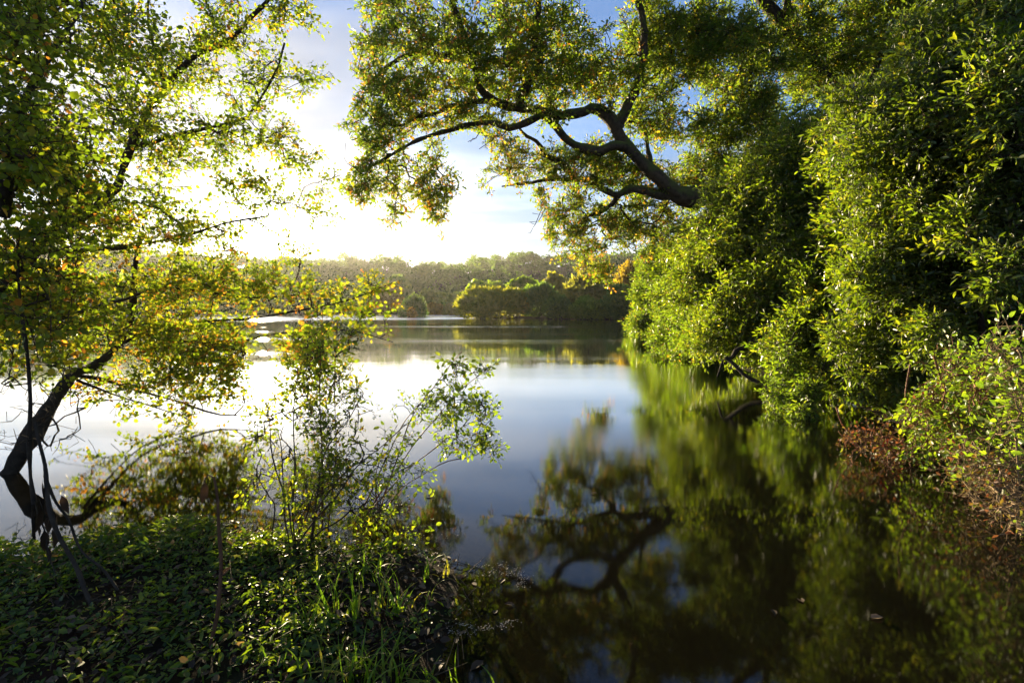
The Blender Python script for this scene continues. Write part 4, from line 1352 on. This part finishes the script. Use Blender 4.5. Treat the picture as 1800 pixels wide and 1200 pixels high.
L_E = [(330, 640, 120, 60, 3.1, .4, 1.2), (545, 640, 50, 60, 3.0, .3, 1), (220, 700, 130, 36, 3.1, .4, .35), (40, 50, 110, 110, 2.8, .5, .85), (50, 230, 110, 110, 2.8, .5, .85), (70, 400, 120, 100, 3.0, .5, .85), (60, 540, 110, 80, 3.0, .5, 1.5), (200, 70, 90, 75, 3.0, .5, 1.2), (230, 190, 90, 75, 3.2, .5, 1.2), (330, 110, 80, 70, 3.3, .4, 1),
       (400, 50, 80, 50, 3.4, .4, 1), (500, 25, 62, 40, 3.4, .3, 1), (450, 140, 60, 50, 3.5, .4, 1), (555, 140, 40, 30, 3.5, .3, .8), (310, 260, 110, 55, 3.3, .5, 1.1), (430, 235, 80, 45, 3.5, .4, 1), (510, 265, 42, 45, 3.5, .3, .9),
       (430, 320, 60, 30, 3.4, .3, .8), (220, 380, 140, 70, 3.3, .5, 1.2), (370, 430, 80, 50, 3.4, .4, 1.1), (290, 500, 150, 50, 3.3, .5, 1.4), (450, 505, 95, 36, 3.4, .4, 1.3), (560, 515, 70, 28, 3.2, .2, 1.1), (650, 500, 42, 24, 3.1, .2, 1.1),
       (220, 585, 140, 55, 3.3, .4, 1.3), (350, 600, 90, 45, 3.2, .4, 1.2), (330, 680, 60, 35, 3.0, .3, .7), (180, 670, 90, 30, 3.1, .3, .6), (555, 385, 50, 14, 3.4, .2, .6), (640, 550, 60, 22, 3.1, .2, .9), (690, 580, 22, 24, 3.0, .1, .6),
       (440, 620, 60, 26, 3.1, .3, .7), (440, 700, 60, 30, 2.9, .2, .6), (60, -120, 180, 100, 2.9, .6, .6), (330, -100, 160, 80, 3.3, .5, .5), (-150, 250, 120, 300, 2.7, .6, .5), (120, 300, 90, 70, 3.1, .4, 1.2), (60, 640, 90, 50, 3.1, .4, .4), (280, 730, 110, 30, 2.9, .3, .25), (400, 660, 90, 50, 3.0, .3, .8), (520, 610, 80, 40, 3.0, .3, .8), (560, 300, 50, 40, 3.4, .2, .4), (470, 360, 70, 30, 3.4, .3, .7), (500, 440, 40, 40, 3.4, .2, .8)]
left.grow(ellipse_targets([(e[0], e[1], e[2], e[3], LD(e[0], e[4]), e[5] * 1.4, e[6]) for e in L_E], 3000), 0.08, 0.4, 0.01, 0.15)
left.finish(B_TWIG, 0.0026, 2.3, 0.02)


def left_tint(pos, ti):
    px, py, f = project(pos)
    lo = np.clip((py - 330) / 260, 0, 1)
    t = np.clip(ti + 0.10 * lo + 0.10 * vnoise(pos[:, 0], pos[:, 2], 5.0, 9), 0, 0.84)
    y = rng.random(len(ti)) < 0.015 + 0.045 * lo
    return np.where(y, rng.uniform(0.86, 1.0, len(ti)), t)


def left_keep(pos):
    px, py, f = project(pos)
    sunhole = ((px - 455) / 38) ** 2 + ((py - 428) / 26) ** 2 < 1
    path = ((px - 462) / 34) ** 2 + ((py - 650) / 62) ** 2 < rng.uniform(0.4, 1.3, len(px))
    return ~(sunhole | path)


left.shoots(7000, 0.16, 10, 'round', 0.040, M_WILLOW, B_TWIG, 0.85, 0.15, 0.5, 0.05, left_tint, 300, 5.0, left_keep)

# ------------------------------------------------------------------ thin plants at the water's edge
S1 = [(565, 600, 26, 60, 2.35, .12, 1), (540, 660, 40, 40, 2.35, .14, 1), (600, 680, 40, 50, 2.35, .14, 1), (555, 740, 45, 40, 2.3, .14, 1), (575, 810, 40, 40, 2.3, .12, 1), (620, 600, 24, 30, 2.4, .1, .8)]
sb = bank(566, 925, 2.3)
sap = Plant('sapling', sb, 'slender upright sapling with small leaves in front of the glitter path', 'sapling')
sap.limb([sb, at(566, 800, 2.3), at(562, 680, 2.32), at(567, 548, 2.35)], 0.006, 0.002, B_RED, 'stem', 0.04, 6)
sap.limb([sb + [.02, 0, 0], at(590, 800, 2.32), at(588, 680, 2.35), at(592, 560, 2.38)], 0.004, 0.0015, B_RED, 'stem', 0.04, 6)
sap.grow(ellipse_targets(S1, 170), 0.05, 0.4, 0, 0.12)
sap.finish(B_TWIG, 0.0014, 2.3, 0.004)
sap.shoots(420, 0.08, 5, 'ovate', 0.029, M_WILLOW, B_TWIG, 0.8, 0.2, 0.4, 0.1, None, 300, 8)

S2 = [(800, 660, 22, 34, 2.5, .1, 1), (845, 650, 24, 16, 2.5, .1, 1), (780, 710, 40, 34, 2.5, .15, 1.1), (840, 720, 34, 34, 2.5, .12, 1), (850, 780, 24, 30, 2.45, .1, .6), (790, 770, 40, 30, 2.45, .12, .8), (730, 720, 40, 30, 2.5, .12, .5), (700, 790, 50, 40, 2.4, .15, .35), (690, 840, 60, 40, 2.35, .15, .3)]
s2b = bank(650, 900, 2.45)
s2b[2] = -0.02
tw = Plant('twiggy_shrub', s2b, 'thin twiggy shrub with bright small leaves leaning right over the open water', 'shrub')
for e in [(810, 618), (862, 640), (868, 720), (750, 690), (700, 745), (860, 790)]:
    tw.limb([s2b + rng.normal(size=3) * [.04, .04, 0], at((650 + e[0]) / 2 - 10, (900 + e[1]) / 2 - 14, 2.46), at(e[0], e[1], 2.5)], 0.0042, 0.0014, B_RED, 'stem', 0.04, 6, join=False, wob=0.006)
tw.grow(ellipse_targets(S2, 300), 0.045, 0.4, 0, 0.14)
tw.finish(B_TWIG, 0.0014, 2.3, 0.0035)
tw.shoots(480, 0.07, 5, 'ovate', 0.027, M_LIME, B_TWIG, 0.8, 0.1, 0.35, 0.25, None, 300, 8, lambda p: rng.random(len(p)) < np.clip((project(p)[0] - 640) / 110, 0.12, 1))

S3 = [(470, 760, 40, 60, 2.3, .12, .7), (520, 700, 40, 50, 2.35, .12, .7), (450, 850, 50, 40, 2.25, .1, .5), (630, 740, 40, 50, 2.35, .12, .6), (600, 860, 60, 40, 2.2, .15, 1), (540, 880, 50, 50, 2.15, .15, 1), (660, 900, 60, 40, 2.15, .15, .8), (640, 810, 60, 40, 2.3, .15, .7), (500, 800, 30, 40, 2.3, .1, .6), (720, 930, 50, 26, 2.1, .1, .6)]
s3b = bank(520, 985, 2.1)
th = Plant('dry_thicket', s3b, 'tangle of thin brown stems with few leaves at the edge of the leaf mat', 'dry stems')
for e in [(470, 720), (525, 640), (450, 830), (630, 700), (560, 870), (640, 800), (720, 742), (600, 790), (490, 760), (690, 880)]:
    th.limb([s3b + rng.normal(size=3) * [.06, .04, 0], at((505 + e[0]) / 2, (985 + e[1]) / 2 - 24, 2.15), at(e[0], e[1], 2.25)], 0.005, 0.0015, B_TWIG, 'stem', 0.04, 6, join=False, wob=0.008)
th.grow(ellipse_targets(S3, 420), 0.045, 0.45, 0, 0.2)
th.finish(B_TWIG, 0.0017, 2.3, 0.004)
th.shoots(520, 0.07, 4, 'ovate', 0.026, M_WILLOW, B_TWIG, 0.9, 0.1, 0.35, 0.2, None, 300, 7, lambda p: rng.random(len(p)) < 0.75)

# ------------------------------------------------------------------ brown stalk and the hanging dead vine
kb = bank(366, 1170, 1.44)
st = Plant('dry_stalk', kb, 'single reddish-brown dead stalk standing in the leaf mat', 'stalk')
st.limb([kb, at(380, 1080, 1.46), at(389, 1000, 1.48), at(386, 930, 1.5), at(383, 880, 1.5), at(374, 838, 1.5)], 0.0062, 0.0038, B_STALK, 'stem', 0.03, 8, wob=0.003)
st.limb([at(374, 838, 1.5), at(366, 834, 1.5), at(360, 842, 1.49), at(358, 852, 1.49)], 0.003, 0.0015, B_STALK, 'petiole', 0.01, 6)
p = np.array([at(360, 845, 1.49), at(388, 1010, 1.47)])
R = frames(np.array([[-0.12, 0.0, -1.0], [0.6, 0, 0.5]]), np.array([[0.8, -0.6, 0.1], [0, -1, 0.3]]))
for i in range(2):
    o = link('dry_leaf', single_leaf_mesh('lance', M_DRY, 0.3), st.root)
    o.matrix_basis = Matrix(np.vstack([np.hstack([R[i] * (0.075 if i == 0 else 0.04), (p[i] - kb)[:, None]]), [[0, 0, 0, 1]]]).tolist())

vb = bank(178, 1085, 1.62)
vine = Plant('dead_vine', vb, 'drooping dead vine with curled brown leaves hanging at lower left', 'vine')
vine.limb([at(62, 742, 1.95), at(72, 800, 1.9), at(80, 860, 1.85), at(98, 920, 1.8), at(128, 985, 1.75), at(150, 1040, 1.68), at(178, 1085, 1.62)], 0.0055, 0.008, B_DARK, 'stem', 0.03, 8, join=False, wob=0.006)
vine.limb([at(78, 835, 1.88), at(98, 880, 1.88), at(125, 930, 1.85), at(160, 980, 1.8), at(205, 1035, 1.72)], 0.0045, 0.004, B_DARK, 'stem', 0.03, 8, join=False, wob=0.006)
vine.limb([at(84, 860, 1.86), at(72, 900, 1.85), at(82, 950, 1.84), at(96, 1000, 1.8), at(80, 1060, 1.7)], 0.003, 0.002, B_DARK, 'stem', 0.03, 6, join=False, wob=0.008)
vp = np.array([at(x, y, 1.84) for x, y in [(74, 845), (66, 868), (70, 890), (80, 880), (86, 905), (62, 915), (78, 930), (92, 930), (100, 905), (82, 958), (108, 870), (90, 890), (60, 880), (146, 990)]])
n = len(vp)
R = frames(unit(np.array([0, 0, -1.0]) + rng.normal(size=(n, 3)) * 0.22), rvec(n))
for i in range(n):
    o = link('dry_leaf', single_leaf_mesh('lance', M_DRY, [0.1, 0.3, 0.6][i % 3]), vine.root)
    o.matrix_basis = Matrix(np.vstack([np.hstack([R[i] * rng.uniform(0.06, 0.11), (vp[i] - vb)[:, None]]), [[0, 0, 0, 1]]]).tolist())

tp = Plant('thin_trunk', bank(60, 860, 2.6), 'thin upright dead stem in front of the left tree', 'stem')
tp.limb([bank(62, 860, 2.6), at(48, 700, 2.6), at(44, 580, 2.6), at(34, 470, 2.65), at(28, 400, 2.7)], 0.012, 0.006, B_DARK, 'stem', 0.05, 8, wob=0.008)
tt = np.array([at(rng.uniform(-10, 150), rng.uniform(640, 800), 2.6 + rng.uniform(-.3, .3)) for _ in range(120)])
tp.grow(tt, 0.06, 0.5, 0, 0.2)
tp.finish(B_TWIG, 0.0013, 2.3, 0.005)


# ------------------------------------------------------------------ leaf mat, grass and litter on the near bank
def build_mat():
    n = 120000
    x = rng.uniform(-3.4, 0.25, n)
    y = rng.uniform(0.55, 2.85, n)
    sd = poly_sd(np.stack([x, y], -1), SHORE_L)
    patch = vnoise(x, y, 5, 12) + 0.7 * vnoise(x, y, 13, 13)
    thin = np.clip(1.0 - np.clip(x + 0.75, 0, 1) * 1.3, 0.16, 1) * np.clip(0.45 + 0.9 * patch, 0.06, 1)
    k = (sd > 0.02 + 0.20 * vnoise(x, y, 6, 2) + 0.10 * vnoise(x, y, 19, 3)) & (rng.random(n) < thin)
    x, y, sd, patch = x[k], y[k], sd[k], patch[k]
    n = len(x)
    hump = 0.016 + 0.05 * np.clip(patch, 0, 1) + 0.012 * vnoise(x, y, 25, 6)
    z = np.maximum(ground_h(x, y), 0.0) + np.clip(hump, 0.004, 1) * rng.random(n) ** 0.7 + 0.004
    tall_ = rng.random(n) < 0.03
    z = z + np.where(tall_, rng.uniform(0.0, 0.05, n), 0)
    pos = np.stack([x, y, z], -1)
    a = rng.uniform(0, 6.28, n)
    d = np.stack([np.cos(a), np.sin(a), rng.normal(0.10, 0.45, n)], -1)
    nn = np.array([0, 0, 1.0]) + rng.normal(size=(n, 3)) * 0.6
    sz = 0.009 + 0.024 * rng.random(n) ** 1.5
    ti = np.clip(rng.normal(0.42, 0.2, n) + 0.22 * vnoise(x, y, 6, 8), 0, 0.9)
    ti = np.where(rng.random(n) < 0.05, 1.0, ti)
    half = rng.random(n) < 0.6
    for nm, kind, k in (('ground_cover', 'ovate', half), ('ground_weeds', 'lance', ~half)):
        me = leaves_mesh(nm, kind, pos[k], frames(d[k], nn[k]), sz[k] * (1.0 if kind == 'ovate' else 1.35), ti[k], M_MAT)
        o = link(nm, me, kind='stuff')
        o['label'] = 'low mat of small oval green leaves on the near left bank' if kind == 'ovate' else 'narrow-leaved weeds mixed through the mat on the near left bank'
        o['category'] = 'ground cover'
    # litter: dead leaves and short twigs on the wet soil
    m = 2600
    x = rng.uniform(-2.2, 0.1, m)
    y = rng.uniform(0.8, 2.5, m)
    k = poly_sd(np.stack([x, y], -1), SHORE_L) > -0.03
    x, y = x[k], y[k]
    m = len(x)
    a = rng.uniform(0, 6.28, m)
    pos = np.stack([x, y, np.maximum(ground_h(x, y), 0) + rng.uniform(0.002, 0.02, m)], -1)
    me = leaves_mesh('leaf_litter', 'ovate', pos, frames(np.stack([np.cos(a), np.sin(a), rng.normal(0, 0.2, m)], -1), np.array([0, 0, 1.0]) + rng.normal(size=(m, 3)) * 0.35), rng.uniform(0.015, 0.04, m), rng.random(m), M_DRY)
    o = link('leaf_litter', me, kind='stuff')
    o['label'] = 'brown dead leaves littering the soil of the near bank'
    o['category'] = 'leaf litter'
    m = 900
    x = rng.uniform(-2.0, 0.1, m)
    y = rng.uniform(0.8, 2.4, m)
    k = poly_sd(np.stack([x, y], -1), SHORE_L) > -0.06
    x, y = x[k], y[k]
    m = len(x)
    p0 = np.stack([x, y, np.maximum(ground_h(x, y), 0) + rng.uniform(0.0, 0.04, m)], -1)
    d = unit(rng.normal(size=(m, 3)) * [1, 1, 0.45])
    p1 = p0 + d * rng.uniform(0.04, 0.16, (m, 1))
    v, q, s_ = tubes(np.vstack([p0, p1]), np.vstack([d, d]), np.concatenate([np.full(m, 0.0016), np.full(m, 0.0007)]), np.stack([np.arange(m), np.arange(m) + m], -1), 4)
    o = link('fallen_twigs', mesh_from('fallen_twigs', v, q, s_, B_TWIG, True), kind='stuff')
    o['label'] = 'scatter of thin fallen twigs among the leaves of the near bank'
    o['category'] = 'twigs'


build_mat()


def blade_mesh(w, bend, seed, tint):
    m = 6
    s = np.linspace(0, 1, m)
    y = s * (1 - 0.25 * bend * s * s)
    zc = s - 0.55 * bend * s ** 2.2
    out = bend * 0.75 * s ** 1.8
    hw = w * (1 - s ** 1.6) + 0.0008
    v = np.concatenate([np.stack([-hw, out, zc], -1), np.stack([hw, out, zc + 0.0], -1), np.stack([hw * 0, out + 0.25 * hw, zc - 0.1 * hw], -1)])
    L_, S_ = [], []
    for i in range(m - 1):
        L_ += [i, 2 * m + i, 2 * m + i + 1, i + 1, 2 * m + i, m + i, m + i + 1, 2 * m + i + 1]
        S_ += [4, 4]
    return mesh_from('blade', v, L_, S_, M_GRASS, True, np.full(len(S_), tint))


BLADES = [blade_mesh(0.022 + 0.01 * (i % 3), 0.25 + 0.22 * (i % 5), i, [0.2, 0.5, 0.6, 0.75, 0.9][i % 5]) for i in range(10)]


def tuft(px, py, n, h, spread, label, z=None):
    b = on_level(px, py, 0.03)
    b[2] = max(0.0, float(ground_h(b[:1], b[1:2])[0]))
    root = empty('grass_tuft', b, label, 'grass', 'grass tufts on the near bank')
    for i in range(n):
        o = bpy.data.objects.new('blade', BLADES[int(rng.integers(0, len(BLADES)))])
        COL.objects.link(o)
        o.parent = root
        a = rng.uniform(0, 6.28)
        o.location = (rng.normal() * spread, rng.normal() * spread * 0.7, -0.005)
        o.rotation_euler = (rng.normal() * 0.15, rng.normal() * 0.15, a)
        s = h * rng.uniform(0.5, 1.15)
        o.scale = (s * 1.1 if h < 0.15 else s * 0.75, s, s)


tuft(640, 1180, 60, 0.17, 0.055, 'brightest thick grass tuft at the bottom edge of the bank')
tuft(740, 1190, 34, 0.12, 0.05, 'short grass at the bottom edge beside the dark water')
tuft(690, 1060, 34, 0.17, 0.05, 'upright green grass between the mat and the dark water')
tuft(600, 1075, 22, 0.20, 0.04, 'long arching grass blades right of the brown stalk')
tuft(545, 1100, 12, 0.20, 0.03, 'few lone bright grass blades arching out of the leaf mat')
tuft(650, 1010, 20, 0.16, 0.05, 'grass among the brown stems at the water edge')
tuft(770, 1000, 9, 0.13, 0.05, 'sparse grass at the right corner of the bank')
tuft(560, 1000, 10, 0.15, 0.04, 'yellowing grass below the dry thicket')
tuft(510, 1170, 14, 0.12, 0.05, 'low grass in the middle of the leaf mat near the bottom')

# floating leaves at the edge of the dark water
FLOAT = [(838, 1028, 1.0, 'pale floating leaf nearest the right corner of the bank'), (888, 1016, 0.6, 'larger brown floating leaf off the right corner of the bank'),
         (868, 1078, 0.2, 'dark floating leaf in the black water right of the grass'), (905, 1062, 0.6, 'brown floating leaf farthest out from the grass'),
         (1038, 866, 1.0, 'lone floating leaf over the reflected oak twigs'), (748, 872, 0.2, 'dark floating leaf below the twiggy shrub'),
         (702, 888, 0.6, 'floating leaf among the thin stems of the dry thicket'), (1358, 1070, 0.2, 'dark floating leaf left of the pair in the lower right water'),
         (1412, 1058, 0.6, 'left floating leaf of the pair in the lower right water'), (1530, 1085, 1.0, 'right floating leaf of the pair in the lower right water'),
         (850, 1160, 0.6, 'floating leaf nearest the bottom edge beside the bank')]
for i, (x, y, t, lab) in enumerate(FLOAT):
    o = link('floating_leaf', single_leaf_mesh('ovate', M_DRY, t), loc=on_level(x, y, 0.004))
    o.rotation_euler = (rng.normal() * .08, rng.normal() * .08, rng.uniform(0, 6.28))
    o.scale = (0.040 * rng.uniform(.7, 1.3),) * 3
    tag(o, lab, 'leaf', 'dead leaves floating on the water')

# flecks of foam and seed drifting off the corner of the bank
fp = []
for cx, cy, rx, ry, a0, a1, n in [(878, 1022, 42, 18, -2.6, 0.7, 420), (862, 1016, 60, 24, -2.2, 0.3, 260), (850, 1086, 52, 16, 0.1, 2.6, 380), (815, 1096, 30, 18, 0.6, 3.4, 200), (740, 935, 70, 10, 0, 6.3, 160)]:
    for k in range(n // 3):
        a = rng.uniform(a0, a1)
        q = 1 + rng.normal() * 0.13
        fp.append(on_level(cx + math.cos(a) * rx * q, cy + math.sin(a) * ry * q + rng.normal() * 2, 0.003 + rng.random() * 0.002))
fp = np.array(fp)
n = len(fp)
a = rng.uniform(0, 6.28, n)
me = leaves_mesh('foam_flecks', 'round', fp, frames(np.stack([np.cos(a), np.sin(a), a * 0], -1), np.array([0, 0, 1.0]) + rng.normal(size=(n, 3)) * 0.12), rng.uniform(0.002, 0.006, n), rng.uniform(0.2, 1, n), M_FOAM)
o = link('foam_flecks', me, kind='stuff')
o['label'] = 'pale swirl of drifting flecks off the right corner of the near bank'
o['category'] = 'foam'

# stone under the water, bottom right
import bmesh
bm = bmesh.new()
bmesh.ops.create_icosphere(bm, subdivisions=4, radius=1)
for v in bm.verts:
    c = v.co
    k = 1 + 0.13 * math.sin(c.x * 4 + 1) * math.sin(c.y * 3 + 2) + 0.06 * math.sin(c.z * 9 + c.x * 7)
    v.co = Vector((c.x * 0.20 * k, c.y * 0.13 * k, c.z * 0.07 * k))
me = bpy.data.meshes.new('stone')
bm.to_mesh(me)
bm.free()
for pgn in me.polygons:
    pgn.use_smooth = True
me.materials.append(bark_mat('stone', (0.10, 0.075, 0.045), (0.24, 0.18, 0.11), None, 12))
o = link('stone', me, loc=on_level(1520, 1180, -0.095))
tag(o, 'brown stone lying under the shallow water at the bottom right', 'stone')
